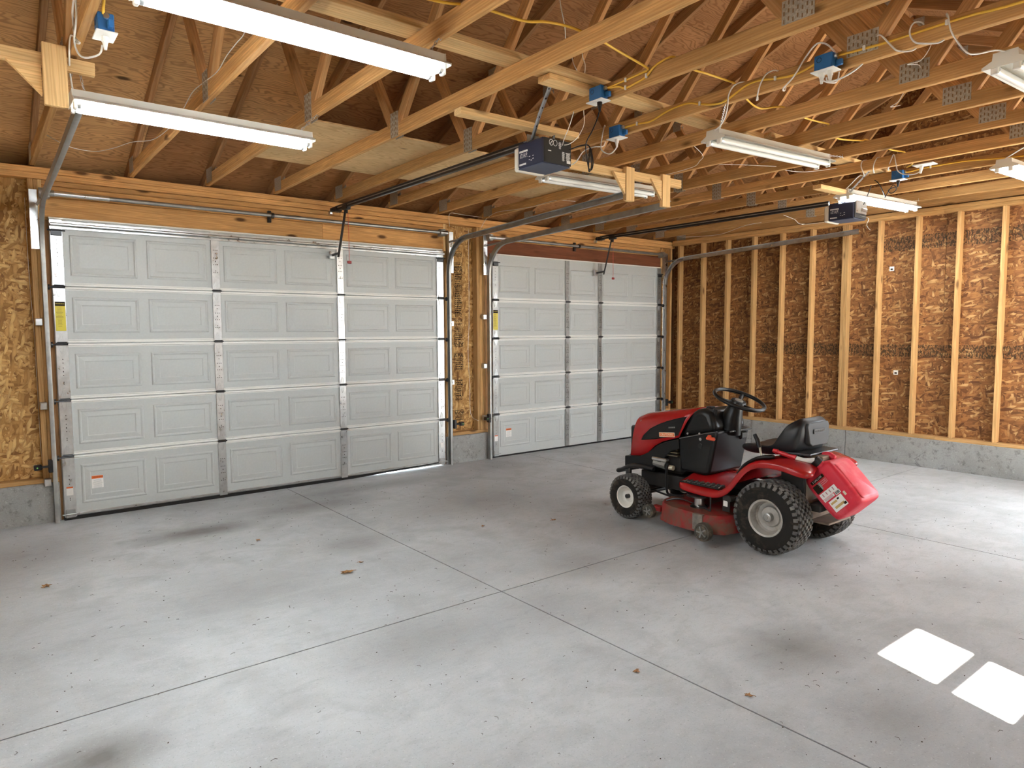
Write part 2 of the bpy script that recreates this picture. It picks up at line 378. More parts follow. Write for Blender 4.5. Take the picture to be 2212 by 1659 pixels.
WM = {}
def link(o, parent=None, basis=None):
    COL.objects.link(o)
    basis = basis or Matrix.Identity(4)
    if parent is not None: o.parent = parent; WM[o.name] = WM[parent.name] @ basis
    else: WM[o.name] = basis
    o.matrix_basis = basis
    return o
def tag(o, label=None, cat=None, group=None, kind=None):
    if label: o['label'] = label
    if cat: o['category'] = cat
    if group: o['group'] = group
    if kind: o['kind'] = kind
    return o
def thing(name, label, cat, loc=(0, 0, 0), rotz=0.0, group=None, kind=None):
    o = bpy.data.objects.new(name, None); o.empty_display_size = 0.1
    link(o, None, Matrix.Translation(loc) @ Matrix.Rotation(rotz, 4, 'Z'))
    return tag(o, label, cat, group, kind)
def obj(name, mb, mat, parent=None, world=False, smooth=False, M=None, bevel=0, subd=0, label=None, kind=None):
    me = mb.mesh(name) if isinstance(mb, MB) else mb
    if mat and not me.materials: me.materials.append(mat)
    if smooth:
        for p in me.polygons: p.use_smooth = True
        if smooth is not True: me.set_sharp_from_angle(angle=math.radians(smooth))
    o = bpy.data.objects.new(name, me)
    B = M or Matrix.Identity(4)
    if world and parent is not None: B = WM[parent.name].inverted() @ B
    link(o, parent, B)
    if bevel:
        m = o.modifiers.new('bevel', 'BEVEL'); m.width = bevel; m.segments = 3; m.limit_method = 'ANGLE'; m.angle_limit = math.radians(40)
    if subd:
        m = o.modifiers.new('subd', 'SUBSURF'); m.levels = subd; m.render_levels = subd
    if label: o['label'] = label
    if kind: o['kind'] = kind
    return o
_BM = {}
def frame(p0, p1, up):
    p0, p1, up = Vector(p0), Vector(p1), Vector(up)
    x = (p1-p0).normalized(); z = (up - x*up.dot(x)).normalized(); y = z.cross(x); c = (p0+p1)/2
    return Matrix(((x.x, y.x, z.x, c.x), (x.y, y.y, z.y, c.y), (x.z, y.z, z.z, c.z), (0, 0, 0, 1))), (p1-p0).length
def board(name, p0, p1, wd, th, mat, parent=None, up=(0, 0, 1), ch=0.003):
    """board along p0-p1 (centre line), th along up, wd across; grain along local X"""
    M, L = frame(p0, p1, up); key = (round(L, 4), wd, th, mat.name)
    if key not in _BM:
        _BM[key] = MB().cbox((0, 0, 0), (L, wd, th), ch).mesh(name); _BM[key].materials.append(mat)
    return obj(name, _BM[key], None, parent, True, M=M)
def sheet(name, corner, xd, yd, wd, ht, th, mat, parent=None):
    xd, yd = Vector(xd).normalized(), Vector(yd).normalized(); z = xd.cross(yd)
    c = Vector(corner)+xd*wd/2+yd*ht/2
    M = Matrix(((xd.x, yd.x, z.x, c.x), (xd.y, yd.y, z.y, c.y), (xd.z, yd.z, z.z, c.z), (0, 0, 0, 1)))
    key = ('s', round(wd, 4), round(ht, 4), th, mat.name)
    if key not in _BM:
        _BM[key] = MB().cbox((0, 0, 0), (wd, ht, th), 0.0015).mesh(name); _BM[key].materials.append(mat)
    return obj(name, _BM[key], None, parent, True, M=M)
def dup(root, M=None, label=None):
    r = root.copy(); COL.objects.link(r); B = M if M is not None else root.matrix_basis.copy()
    r.matrix_basis = B; WM[r.name] = B
    if label: r['label'] = label
    for ch in [o for o in root.children]:
        c = ch.copy(); COL.objects.link(c); c.parent = r; c.matrix_basis = ch.matrix_basis.copy(); WM[c.name] = B @ c.matrix_basis
        for g in [o for o in ch.children]:
            d = g.copy(); COL.objects.link(d); d.parent = c; d.matrix_basis = g.matrix_basis.copy()
    return r
def text(name, body, size, mat, parent, M, depth=0.0006, sx=1.0, world=True, shear=0.0):
    cu = bpy.data.curves.new(name, 'FONT'); cu.body = body; cu.size = size; cu.extrude = depth; cu.align_x = 'CENTER'; cu.align_y = 'CENTER'; cu.shear = shear; cu.resolution_u = 2
    t = bpy.data.objects.new('tmp_text', cu); COL.objects.link(t)
    bpy.context.view_layer.update()
    me = bpy.data.meshes.new_from_object(t.evaluated_get(bpy.context.evaluated_depsgraph_get()))
    bpy.data.objects.remove(t); bpy.data.curves.remove(cu); me.name = name
    me.transform(Matrix.Diagonal((sx, 1, 1, 1))); me.materials.clear(); me.materials.append(mat)
    return obj(name, me, None, parent, world, M=M)
def face(c, xd, yd):
    """matrix with X along xd, Y along yd at c"""
    xd, yd = Vector(xd).normalized(), Vector(yd).normalized(); z = xd.cross(yd); c = Vector(c)
    return Matrix(((xd.x, yd.x, z.x, c.x), (xd.y, yd.y, z.y, c.y), (xd.z, yd.z, z.z, c.z), (0, 0, 0, 1)))
ORD = ['first', 'second', 'third', 'fourth', 'fifth', 'sixth', 'seventh', 'eighth', 'ninth', 'tenth', 'eleventh', 'twelfth', 'thirteenth', 'fourteenth', 'fifteenth']

# ------------------------------------------------------------------ room dimensions
XL, XR, YB = -1.27, 7.824, -7.315
WY = 0.05            # inner face of the studs of the door wall
STEM, SILL, PT = 0.32, 0.358, 2.84
SL = 5/12.0
D1, D2 = (0.0, 3.69), (4.372, 7.451)
DOORS = [D1, D2]

# ------------------------------------------------------------------ floor: six slabs with control joints
floor = thing('floor', 'grey stained concrete garage floor', 'floor', kind='structure')
jx = [XL-0.05, 1.84, 4.86, XR+0.05]; jy = [YB-0.05, -3.47, 0.12]
for i in range(3):
    for j in range(2):
        g = 0.0045
        a = (jx[i]+(g if i else 0), jy[j]+(g if j else 0), -0.10); b = (jx[i+1]-(g if i < 2 else 0), jy[j+1]-(g if j < 1 else 0), 0.0)
        obj('slab', MB().box2(a, b), FLOORM, floor)
obj('joint_bed', MB().box2((XL-0.04, YB-0.04, -0.14), (XR+0.04, 0.11, -0.004)), plain('joint_grime', (0.10, 0.095, 0.09), 0.9, spec=0.0), floor)
ground = obj('ground', MB().box2((-30, -40, -0.30), (40, 40, -0.145)), SOIL); tag(ground, 'pale ground outside the garage', 'ground', kind='structure')
apron = obj('driveway', MB().box2((-1.2, 0.125, -0.14), (8.2, 7, -0.02)), SOIL); tag(apron, 'pale driveway outside the garage doors', 'driveway', kind='structure')

# ------------------------------------------------------------------ door wall
wf = thing('wall_front', 'wood framed wall holding both garage doors', 'wall', kind='structure')
T = 0.089
for x0, x1 in ((XL, -0.02), (3.73, 4.34), (7.49, XR)):
    obj('stem_wall', MB().cbox(((x0+x1)/2, WY+0.07, STEM/2-0.05), (x1-x0, 0.20, STEM+0.1), 0.008), STEMM, wf)
    board('sill_plate', (x0, WY+T/2, STEM+0.019), (x1, WY+T/2, STEM+0.019), T, 0.038, W_STUD, wf)
    sheet('osb_sheet', (x0, WY+T+0.001, SILL), (0, 0, 1), (1, 0, 0), 2.745-SILL, x1-x0, 0.011, OSB_G, wf)
def vstud(x, z0, z1, th=0.038, mat=W_STUD, yoff=0.0):
    board('stud', (x, WY+T/2+yoff, z0), (x, WY+T/2+yoff, z1), T, th, mat, wf, up=(1, 0, 0))
for x in (-0.86, -0.105, -0.066, 3.755, 4.205, 4.245, 4.285, 7.515, 7.744):
    vstud(x, SILL, 2.742)
for x0, x1 in ((XL, XR),):
    z = 2.745
    for th in (0.047, 0.047):
        board('top_plate', (x0, WY+T/2, z+th/2), (x1, WY+T/2, z+th/2), T, th-0.002, W_HEAD, wf); z += th
# stacked plates and headers above each opening
for (x0, x1, hm) in ((-0.045, 3.735, W_HEAD), (4.292, 7.495, W_RED)):
    z = 2.612
    for k, th in enumerate((0.044, 0.044, 0.044)):
        xs = [x0, x0+(0.33+0.17*k)*(x1-x0), x1] if k != 1 else [x0, x1]
        for a, b in zip(xs[:-1], xs[1:]):
            board('header_ply', (a+0.001, WY+T/2-0.003*(k % 2), z+th/2), (b-0.001, WY+T/2-0.003*(k % 2), z+th/2), T, th-0.0035, W_HEAD, wf, ch=0.005)
        z += th
    xs = [x0, x0+0.62*(x1-x0), x1] if hm is W_HEAD else [x0, x1]
    for a, b in zip(xs[:-1], xs[1:]):
        board('header_board', (a, WY+0.02, 2.521), (b-0.001, WY+0.02, 2.521), 0.040, 0.180, hm, wf)
    board('header_board', (x0, WY+0.066, 2.521), (x1, WY+0.066, 2.521), 0.040, 0.180, W_HEAD, wf)
for x in (-0.047, 3.738):
    vstud(x, 2.44, 2.742, 0.030, W_NEW, -0.006)
# jambs behind the door edges
for x0, x1 in ((-0.045, 0.02), (3.67, 3.735), (4.292, 4.39), (7.43, 7.497)):
    board('jamb', ((x0+x1)/2, WY+0.0375, 0.0), ((x0+x1)/2, WY+0.0375, 2.45), 0.07, x1-x0, W_TOP, wf, up=(1, 0, 0))
# ink stamps on the pillar sheathing
def stamp(cx, z, wd, ht, flip=False, body=None, rows=0):
    y = WY+T-0.006
    s = -1 if flip else 1
    m = MB(); tck = 0.004
    for dz in (-ht/2, ht/2): m.box((cx, y, z+dz), (wd, 0.0012, tck))
    for dx in (-wd/2, wd/2): m.box((cx+dx, y, z), (tck, 0.0012, ht))
    for r in range(rows):
        zz = z+ht/2-(r+0.6)*ht/rows
        x = cx-wd/2+0.012
        if r % 3 == 2: m.box((cx, y, zz+ht/rows*0.5), (wd, 0.0012, 0.0025))
        while x < cx+wd/2-0.02:
            l = random.uniform(0.006, 0.022); hh = ht/rows*random.uniform(0.3, 0.6)
            m.box((x+l/2, y, zz), (l, 0.0012, hh)); x += l+random.uniform(0.003, 0.008)
    obj('ink_stamp', m, INK, wf)
    if body: text('ink_lettering', body, ht*0.95, INK, wf, face((cx, y-0.0008, z), (s, 0, 0), (0, 0, s)), sx=1.35)
cx = 3.975
stamp(cx, 2.43, 0.105, 0.050, True, 'APA')
stamp(cx, 2.30, 0.110, 0.055, False, None, 2)
stamp(cx, 2.240, 0.110, 0.058, False, 'APA')
stamp(cx, 2.13, 0.110, 0.155, False, None, 6)
stamp(cx, 1.955, 0.110, 0.185, False, None, 9)
stamp(cx, 1.80, 0.110, 0.11, False, None, 5)
text('ink_lettering', '2012', 0.050, INK, wf, face((cx, WY+T-0.0068, 1.72), (1, 0, 0), (0, 0, 1)))
text('ink_lettering', 'AUG 18', 0.044, INK, wf, face((cx, WY+T-0.0068, 1.655), (1, 0, 0), (0, 0, 1)), sx=0.75)
stamp(cx, 1.525, 0.110, 0.19, False, None, 8)
stamp(cx, 1.385, 0.110, 0.060, True, 'APA')
stamp(cx, 1.245, 0.110, 0.058, False, 'APA')
stamp(cx, 1.145, 0.110, 0.12, False, None, 5)
stamp(cx, 0.87, 0.100, 0.20, False, None, 8)
text('ink_lettering', '2012', 0.050, INK, wf, face((cx, WY+T-0.0068, 0.74), (1, 0, 0), (0, 0, 1)))
stamp(cx, 0.575, 0.110, 0.055, True, 'APA'); stamp(cx, 0.51, 0.110, 0.045, False, None, 2)

# ------------------------------------------------------------------ right gable wall
wr = thing('wall_right', 'stud wall with brown strand board sheathing on concrete stem', 'wall', kind='structure')
RY0, RY1, RZ0, RZ1 = -6.95, -5.25, 0.90, 2.10
ys = [0.0, -1.35, -2.62, -5.05, YB]
for a, b in zip(ys[:-1], ys[1:]):
    obj('stem_wall', MB().cbox((XR+0.03, (a+b)/2, STEM/2-0.05), (0.25, a-b-0.004, STEM+0.1), 0.006), STEMM, wr)
for a, b in ((0.03, -3.6), (-3.6, YB)):
    board('sill_plate', (XR-T/2, a, STEM+0.019), (XR-T/2, b, STEM+0.019), T, 0.038, W_STUD, wr)
    for k in range(2):
        off = 0.9 if k else 0
        board('top_plate', (XR-T/2, a if a > -1 else a+off, 2.793+0.038*k), (XR-T/2, (b+off) if b > YB+1 else b, 2.793+0.038*k), T, 0.037, W_CHORD, wr)
k = 0
for i in range(-6, 12):
    y = -2.530-0.4064*i
    for yy in ([y, y-0.039] if i == 0 else [y]):
        if YB < yy < 0.02 and not (RY0 < yy < RY1): board('stud', (XR-T/2, yy, SILL), (XR-T/2, yy, 2.774), 0.038, T, W_STUD, wr, up=(1, 0, 0))
for z0, z1, offs in ((SILL-0.03, 1.585, 0.0), (1.588, 2.86, -1.22)):
    y = 0.05+ (0 if offs == 0 else 1.22)
    while y > RY1+0.01:
        y2 = max(y-2.438, RY1); yt = min(y, 0.05)
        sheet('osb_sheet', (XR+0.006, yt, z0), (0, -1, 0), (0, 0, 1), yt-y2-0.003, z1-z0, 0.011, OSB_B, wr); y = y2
m = MB(); zr = 2.997+SL*3.6575
m.prism([(-0.4, 2.862), (-0.4, 2.83), (0.4-YB, 2.83), (0.4-YB, 2.862), (3.6575, zr-0.01)], 'z', -0.0055, 0.0055)
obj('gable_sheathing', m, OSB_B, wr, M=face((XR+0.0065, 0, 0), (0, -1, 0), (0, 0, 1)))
obj('light_seal_siding', MB().box2((XR+0.0125, RY1, -0.1), (XR+0.035, 0.30, 2.86)), W_TOP, wr)  # unseen backing, added to stop light leaking through the sheet seams
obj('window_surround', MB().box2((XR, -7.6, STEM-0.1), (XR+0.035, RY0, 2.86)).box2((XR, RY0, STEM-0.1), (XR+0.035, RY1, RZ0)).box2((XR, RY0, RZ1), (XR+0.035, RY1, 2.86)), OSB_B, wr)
obj('light_seal_siding', MB().box2((XL, WY+T+0.007, STEM-0.1), (-0.03, WY+T+0.03, 2.86)).box2((3.73, WY+T+0.007, STEM-0.1), (4.34, WY+T+0.03, 2.86)).box2((7.49, WY+T+0.007, STEM-0.1), (XR+0.03, WY+T+0.03, 2.86)).box2((XL, WY+T+0.007, 2.42), (XR+0.03, WY+T+0.03, 2.86)), W_TOP, wf)  # outer skin of the door wall, added against light leaks
for (yy, zz) in ((-3.02, 2.226), (-3.105, 1.037)):
    m = MB().cbox((XR-0.001, yy-0.03, zz), (0.006, 0.05, 0.05), 0.002); o = obj('wall_tag', m, WHITE, wr)
    obj('tag_print', MB().box((XR-0.0045, yy-0.03, zz-0.006), (0.001, 0.026, 0.018)), INK, o)
    WM[o.name] = WM[wr.name]

# ------------------------------------------------------------------ left wall, back wall with window and open side door
wl = thing('wall_left', 'stud wall with golden strand board sheathing behind the viewer', 'wall', kind='structure')
obj('stem_wall', MB().box2((XL-0.2, YB, -0.1), (XL, 0.1, STEM)), STEMM, wl)
LY0, LY1, LZ0, LZ1 = -4.50, -3.20, 1.40, 1.95
m = MB().box2((XL-0.012, YB, STEM), (XL, LY0, 2.84)).box2((XL-0.012, LY1, STEM), (XL, 0.1, 2.84)).box2((XL-0.012, LY0, STEM), (XL, LY1, LZ0)).box2((XL-0.012, LY0, LZ1), (XL, LY1, 2.84))
obj('osb_sheet', m, OSB_G, wl)
m = MB().prism([(0.4, 2.84), (YB-0.4, 2.84), (-3.6575, zr-0.01)], 'x', XL-0.012, XL); obj('gable_sheathing', m, OSB_G, wl)
for i in range(17): 
    y = -0.25-0.4064*i
    if LY0 < y < LY1: continue
    board('stud', (XL+T/2, y, SILL), (XL+T/2, y, 2.774), 0.038, T, W_STUD, wl, up=(1, 0, 0))
board('sill_plate', (XL+T/2, 0, STEM+0.019), (XL+T/2, YB, STEM+0.019), T, 0.038, W_STUD, wl)
board('top_plate', (XL+T/2, 0, 2.80), (XL+T/2, YB, 2.80), T, 0.076, W_STUD, wl)
wb = thing('wall_back', 'rear wall behind the viewer with a window and side door', 'wall', kind='structure')
PX0, PX1 = 2.000, 2.456; PZ = [(1.457, 1.695), (1.781, 2.062)]
DX0, DX1, DZ = 5.55, 6.47, 2.05
WX0, WX1, WZ0, WZ1 = PX0-0.05, PX1+0.05, PZ[0][0]-0.05, PZ[1][1]+0.05
yo, yi = YB-0.10, YB
m = MB()
for a, b in (((XL, 0), (WX0, 2.84)), ((WX0, 0), (WX1, WZ0)), ((WX0, WZ1), (WX1, 2.84)), ((WX1, 0), (DX0, 2.84)), ((DX0, DZ), (DX1, 2.84)), ((DX1, 0), (XR, 2.84))):
    m.box2((a[0], yo, a[1]-0.05 if a[1] == 0 else a[1]), (b[0], yi, b[1]))
obj('osb_sheathing', m, OSB_G, wb)
win = thing('window_1', 'small two pane window in the rear wall', 'window', kind='structure')
yg = -7.36
m = MB()
m.box2((WX0, yg-0.03, WZ0), (PX0, yg+0.03, WZ1)); m.box2((PX1, yg-0.03, WZ0), (WX1, yg+0.03, WZ1))
m.box2((PX0, yg-0.03, WZ0), (PX1, yg+0.03, PZ[0][0])); m.box2((PX0, yg-0.001, PZ[0][1]), (PX1, yg+0.001, PZ[1][0])); m.box2((PX0, yg-0.03, PZ[1][1]), (PX1, yg+0.03, WZ1))
obj('window_frame', m, WHITE, win)
t = NT('window_glass'); tr = t.n('ShaderNodeBsdfTransparent'); gl = t.n('ShaderNodeBsdfGlossy'); gl.inputs['Roughness'].default_value = 0.02
mx = t.n('ShaderNodeMixShader'); mx.inputs[0].default_value = 0.06; t.l(tr.outputs[0], mx.inputs[1]); t.l(gl.outputs[0], mx.inputs[2]); t.l(mx.outputs[0], t.t.nodes['Material Output'].inputs[0])
for z0, z1 in PZ: obj('pane', MB().box2((PX0, yg-0.002, z0), (PX1, yg+0.002, z1)), MATS['window_glass'], win)
w2 = thing('added_window_2', 'unseen window added in the left wall as fill light', 'window', kind='structure')  # out-of-view window, added and sized to brighten roof and chords
m = MB()
for a, b in (((LY0, LZ0), (LY1, LZ0+0.05)), ((LY0, LZ1-0.05), (LY1, LZ1)), ((LY0, LZ0), (LY0+0.05, LZ1)), ((LY1-0.05, LZ0), (LY1, LZ1)), (((LY0+LY1)/2-0.025, LZ0), ((LY0+LY1)/2+0.025, LZ1))):
    m.box2((XL-0.05, a[0], a[1]), (XL+0.02, b[0], b[1]))
obj('window_frame', m, WHITE, w2)
for ya, yb_ in ((LY0+0.05, (LY0+LY1)/2-0.025), ((LY0+LY1)/2+0.025, LY1-0.05)): obj('pane', MB().box2((XL-0.014, ya, LZ0+0.05), (XL-0.010, yb_, LZ1-0.05)), MATS['window_glass'], w2)
w3 = thing('added_window_3', 'unseen window added in the gable wall to brighten the floor', 'window', kind='structure')  # fill opening added out of view to lift the right of the floor
m = MB()
for a, b in (((RY0, RZ0), (RY1, RZ0+0.05)), ((RY0, RZ1-0.05), (RY1, RZ1)), ((RY0, RZ0), (RY0+0.05, RZ1)), ((RY1-0.05, RZ0), (RY1, RZ1)), (((RY0+RY1)/2-0.025, RZ0), ((RY0+RY1)/2+0.025, RZ1))):
    m.box2((XR-0.02, a[0], a[1]), (XR+0.04, b[0], b[1]))
obj('window_frame', m, WHITE, w3)
for ya, yb_ in ((RY0+0.05, (RY0+RY1)/2-0.025), ((RY0+RY1)/2+0.025, RY1-0.05)): obj('pane', MB().box2((XR+0.008, ya, RZ0+0.05), (XR+0.012, yb_, RZ1-0.05)), MATS['window_glass'], w3)
dr = thing('door_3', 'open white side door in the rear wall', 'door', kind='structure')
m = MB(); m.box2((DX0-0.03, yo-0.01, 0), (DX0, yi+0.01, DZ+0.03)); m.box2((DX1, yo-0.01, 0), (DX1+0.03, yi+0.01, DZ+0.03)); m.box2((DX0, yo-0.01, DZ), (DX1, yi+0.01, DZ+0.03))
obj('door_frame', m, WHITE, dr)
obj('door_leaf', MB().cbox((DX1+0.02, yo-0.48, DZ/2), (0.045, 0.90, DZ-0.02), 0.004), WHITE, dr)

# ------------------------------------------------------------------ roof: sheathing sheets
ceil = thing('ceiling', 'underside of the plywood roof sheathing', 'ceiling', kind='structure')
cl = math.hypot(1, SL)
def zs(y): return 2.998+SL*(-y)
for side in (0, 1):
    r = 0; s0 = -0.62*cl
    while s0 < 3.6575*cl-0.01:
        s1 = min(s0+1.219, 3.6575*cl); x = XL-0.5-(1.22 if r % 2 else 0.0)
        while x < XR+0.4:
            xa, xb = max(x, XL-0.4), min(x+2.438, XR+0.4)
            if xb-xa > 0.05:
                y0 = -s0/cl
                if side == 0: c = (xa, y0, zs(y0)); d = (0, -1, SL)
                else: c = (xa, -7.315-y0, zs(y0)); d = (0, 1, SL)
                sheet('plywood_sheet', c, (1, 0, 0), d, xb-xa-0.003, s1-s0-0.003, 0.012, PLY_LIT if (xa+xb)/2 < 0.95 and side == 0 else PLY_DIM, ceil)  # left front-slope sheets take the lit tone, all others the dim one
            x += 2.438
        s0 += 1.219; r += 1
for side in (0, 1):
    d = (0, -1, SL) if side == 0 else (0, 1, SL); y0 = 0.62 if side == 0 else -7.315-0.62
    sheet('light_seal_felt', (XL-0.45, y0, zs(0.62)+0.009), (1, 0, 0), d, XR-XL+0.9, (3.6575+0.62)*cl+0.006, 0.004, RUBBER, ceil)  # unseen cover, added to block light between the plywood sheets
obj('eave_soffit', MB().box2((XL-0.4, WY+0.10, 2.74), (XR+0.4, 0.62, 2.76)).box2((XL-0.4, 0.60, 2.70), (XR+0.4, 0.63, 2.86)).box2((XL-0.4, YB-0.62, 2.74), (XR+0.4, YB-0.10, 2.76)).box2((XL-0.4, YB-0.63, 2.70), (XR+0.4, YB-0.60, 2.86)).box2((XL-0.4, -0.2+WY+T, 2.845), (XL, WY+T, 2.9)), W_WEB, ceil)

# ------------------------------------------------------------------ trusses
plain('slot_shadow_wood', (0.24, 0.15, 0.075), 0.8)
SPAN = 7.315; RID = -SPAN/2
def cam_z(y):
    t = min(1.0, max(0.0, -y/SPAN)); return 0.026*math.sin(PI*t)**0.7 if 0 < t < 1 else 0.0
tr0 = thing('roof_truss', 'x', 'truss', (0, 0, 0), group='roof trusses')
# bottom chord with slight camber, grain along local X
def chord_mesh():
    m = MB(); n = 14; rings = []
    for i in range(n+1):
        x = -SPAN/2-0.02 + (SPAN+0.04)*i/n; y = -SPAN/2+x   # local x -> world y offset
        z = cam_z(y); a, b, c = 0.019, 0.0445, 0.004
        rings.append([(x, -a, z-b+c), (x, -a+c, z-b), (x, a-c, z-b), (x, a, z-b+c), (x, a, z+b-c), (x, a-c, z+b), (x, -a+c, z+b), (x, -a, z+b-c)])
    return m.loft(rings)
Mc = Matrix(((0, -1, 0, 0), (1, 0, 0, -SPAN/2), (0, 0, 1, PT+0.0445), (0, 0, 0, 1)))
obj('bottom_chord', chord_mesh(), W_CHORD, tr0, M=Mc)
TZ = 2.901
def tc(y): return TZ+0.0475+SL*(-y)
board('top_chord', (0, 0.58, tc(0.58)), (0, RID, tc(RID)), 0.038, 0.089, W_TOP, tr0, up=(0, SL, 1))
board('top_chord', (0, YB-0.58, tc(0.58)), (0, RID, tc(RID)), 0.038, 0.089, W_TOP, tr0, up=(0, -SL, 1))
J1, J2 = -2.34, YB+2.40
bz = PT+0.11
for J, q, s in ((J1, RID/2, 1), (J2, YB-RID/2, -1)):
    zq = TZ+SL*(-RID/2)-0.01
    board('web', (0, J+0.055*s, bz), (0, q, zq), 0.038, 0.080, W_WEB, tr0, up=(0, 1, 0.3))
    board('web', (0, J-0.05*s, bz), (0, RID+0.06*s, TZ+SL*(-RID)-0.05), 0.038, 0.080, W_WEB, tr0, up=(0, 1, 0.3))
def plate(y, z, wy, hz, slots=False):
    me = 'gp%.2f%.2f' % (wy, hz)
    if me not in _BM:
        _BM[me] = MB().box((0, 0, 0), (0.0022, wy, hz)).mesh('gusset_plate'); _BM[me].materials.append(PLATE)
        mb = MB(); n = int(wy/0.020); nz = int(hz/0.030)
        for i in range(n):
            for k in range(nz): mb.box((-0.0012, -wy/2+(i+0.5)*wy/n, -hz/2+(k+0.5+0.25*(i % 2)-0.12)*hz/nz), (0.0012, 0.007, 0.018))
        _BM[me+'s'] = mb.mesh('tooth_slots'); _BM[me+'s'].materials.append(MATS['slot_shadow_wood'])
    for sx in (-1, 1):
        g = obj('gusset_plate', _BM[me], None, tr0, M=Matrix.Translation((sx*0.0205, y, z)) @ Matrix.Rotation(0 if sx < 0 else PI, 4, 'Z'))
        if slots and sx < 0: obj('tooth_slots', _BM[me+'s'], None, g, kind='stuff')
plate(J1, PT+0.098, 0.105, 0.165, True); plate(J2, PT+0.118, 0.155, 0.105, True)
plate(-0.10, PT+0.075, 0.16, 0.12); plate(YB+0.10, PT+0.075, 0.16, 0.12)
plate(RID/2, TZ+SL*(-RID/2)+0.02, 0.10, 0.10); plate(YB-RID/2, TZ+SL*(-RID/2)+0.02, 0.10, 0.10); plate(RID, TZ+SL*(-RID)-0.03, 0.18, 0.16)
txs = [0.605+0.6096*k for k in range(-2, 12)]+[7.79]; txs[1] = -0.085
TLAB = {}
N = len(txs)
for i, x in enumerate(txs):
    lab = 'timber roof truss, %s counting leftwards from the strand board gable wall' % ORD[N-1-i] if i < N-1 else 'timber end truss standing on the strand board gable wall'
    M = Matrix.Translation((x, 0, 0))
    if i == 0: tr0.matrix_basis = M; WM[tr0.name] = M; tr0['label'] = lab
    else: dup(tr0, M, lab)
# lateral brace boards lying on the bottom chords
for i, (a, b) in enumerate(((-0.05, 2.60), (2.45, 4.35), (4.2, 6.2))):
    o = board('brace_board', (a, -3.635+0.06*(i == 1), 2.976+0.001*i), (b, -3.635+0.06*(i == 1), 2.976+0.001*i), 0.14, 0.036, W_NEW)
    tag(o, ['long pale brace board across the chords above the nearest bright light', 'pale brace board across the chords above the plugged motor cord', 'brace board across the chords above the far motor'][i], 'board')
o = board('spacer_block', (2.04, -3.62, 2.938), (2.40, -3.62, 2.938), 0.10, 0.036, W_NEW); tag(o, 'short pale block fixed under the brace board beside the perforated strap', 'block')
# loose plywood on the chords
for i, (x0, x1) in enumerate(((1.23, 2.43), (2.434, 3.66), (3.664, 4.6))):
    o = sheet('loose_plywood', (x0, -2.06, 2.955), (1, 0, 0), (0, 1, 0), x1-x0-0.002, 1.22, 0.012, PLY2)
    tag(o, ['pale knotty plywood laid on the chords above the left opener rail', 'pale plywood laid on the chords directly above the black opener rail', 'pale plywood laid on the chords above the middle unlit light'][i], 'plywood', 'loose plywood sheets on the chords')

# ------------------------------------------------------------------ sectional garage doors
ZJ = [0.0, 0.533, 0.991, 1.448, 1.905, 2.438]
def raised(wd, ht):
    m = MB(); rings = []
    for ins, d in ((0, 0.0), (0.008, -0.007), (0.016, -0.007), (0.026, -0.0015), (0.060, -0.006), (0.064, -0.006), (0.070, -0.0035)):
        a, b = wd/2-ins, ht/2-ins
        rings.append([(-a, d, -b), (a, d, -b), (a, d, b), (-a, d, b)])
    return m.loft(rings)
def hinge_mesh(wd=0.055):
    m = MB(); y = -0.004
    for s in (1, -1):
        m.prism([(-wd*0.5, s*0.012), (wd*0.5, s*0.012), (wd*0.36, s*0.045), (wd*0.14, s*0.085), (-wd*0.14, s*0.085), (-wd*0.36, s*0.045)], 'y', -0.006, 0.0)
        m.prism([(-wd*0.30, s*0.018), (-wd*0.18, s*0.018), (-wd*0.02, s*0.070), (-wd*0.12, s*0.070)], 'y', -0.010, -0.005)
        m.prism([(wd*0.30, s*0.018), (wd*0.18, s*0.018), (wd*0.02, s*0.070), (wd*0.12, s*0.070)], 'y', -0.010, -0.005)
        m.cyl((0, -0.011, s*0.03), (0, -0.004, s*0.03), 0.006, n=6); m.cyl((0, -0.011, s*0.074), (0, -0.004, s*0.074), 0.005, n=6)
    return m.mesh('hinge')
HM = hinge_mesh(); HM.materials.append(GALV)
PINM = MB().cyl((-0.042, -0.014, 0.002), (0.042, -0.014, 0.002), 0.0055, n=8).box((0, -0.010, 0.010), (0.066, 0.014, 0.005)).box((0, -0.010, -0.008), (0.066, 0.014, 0.005)).mesh('hinge_pin'); PINM.materials.append(BLKM)
def rail_pin(s): return MB().cyl((-0.075 if s < 0 else -0.04, -0.016, -0.01), (0.04 if s < 0 else 0.075, -0.016, -0.01), 0.0055, n=8).lathe([(0.0, -0.006), (0.022, -0.006), (0.022, 0.006), (0, 0.006)], 'x', (-0.07*(1 if s < 0 else -1), -0.016, -0.01), 14)
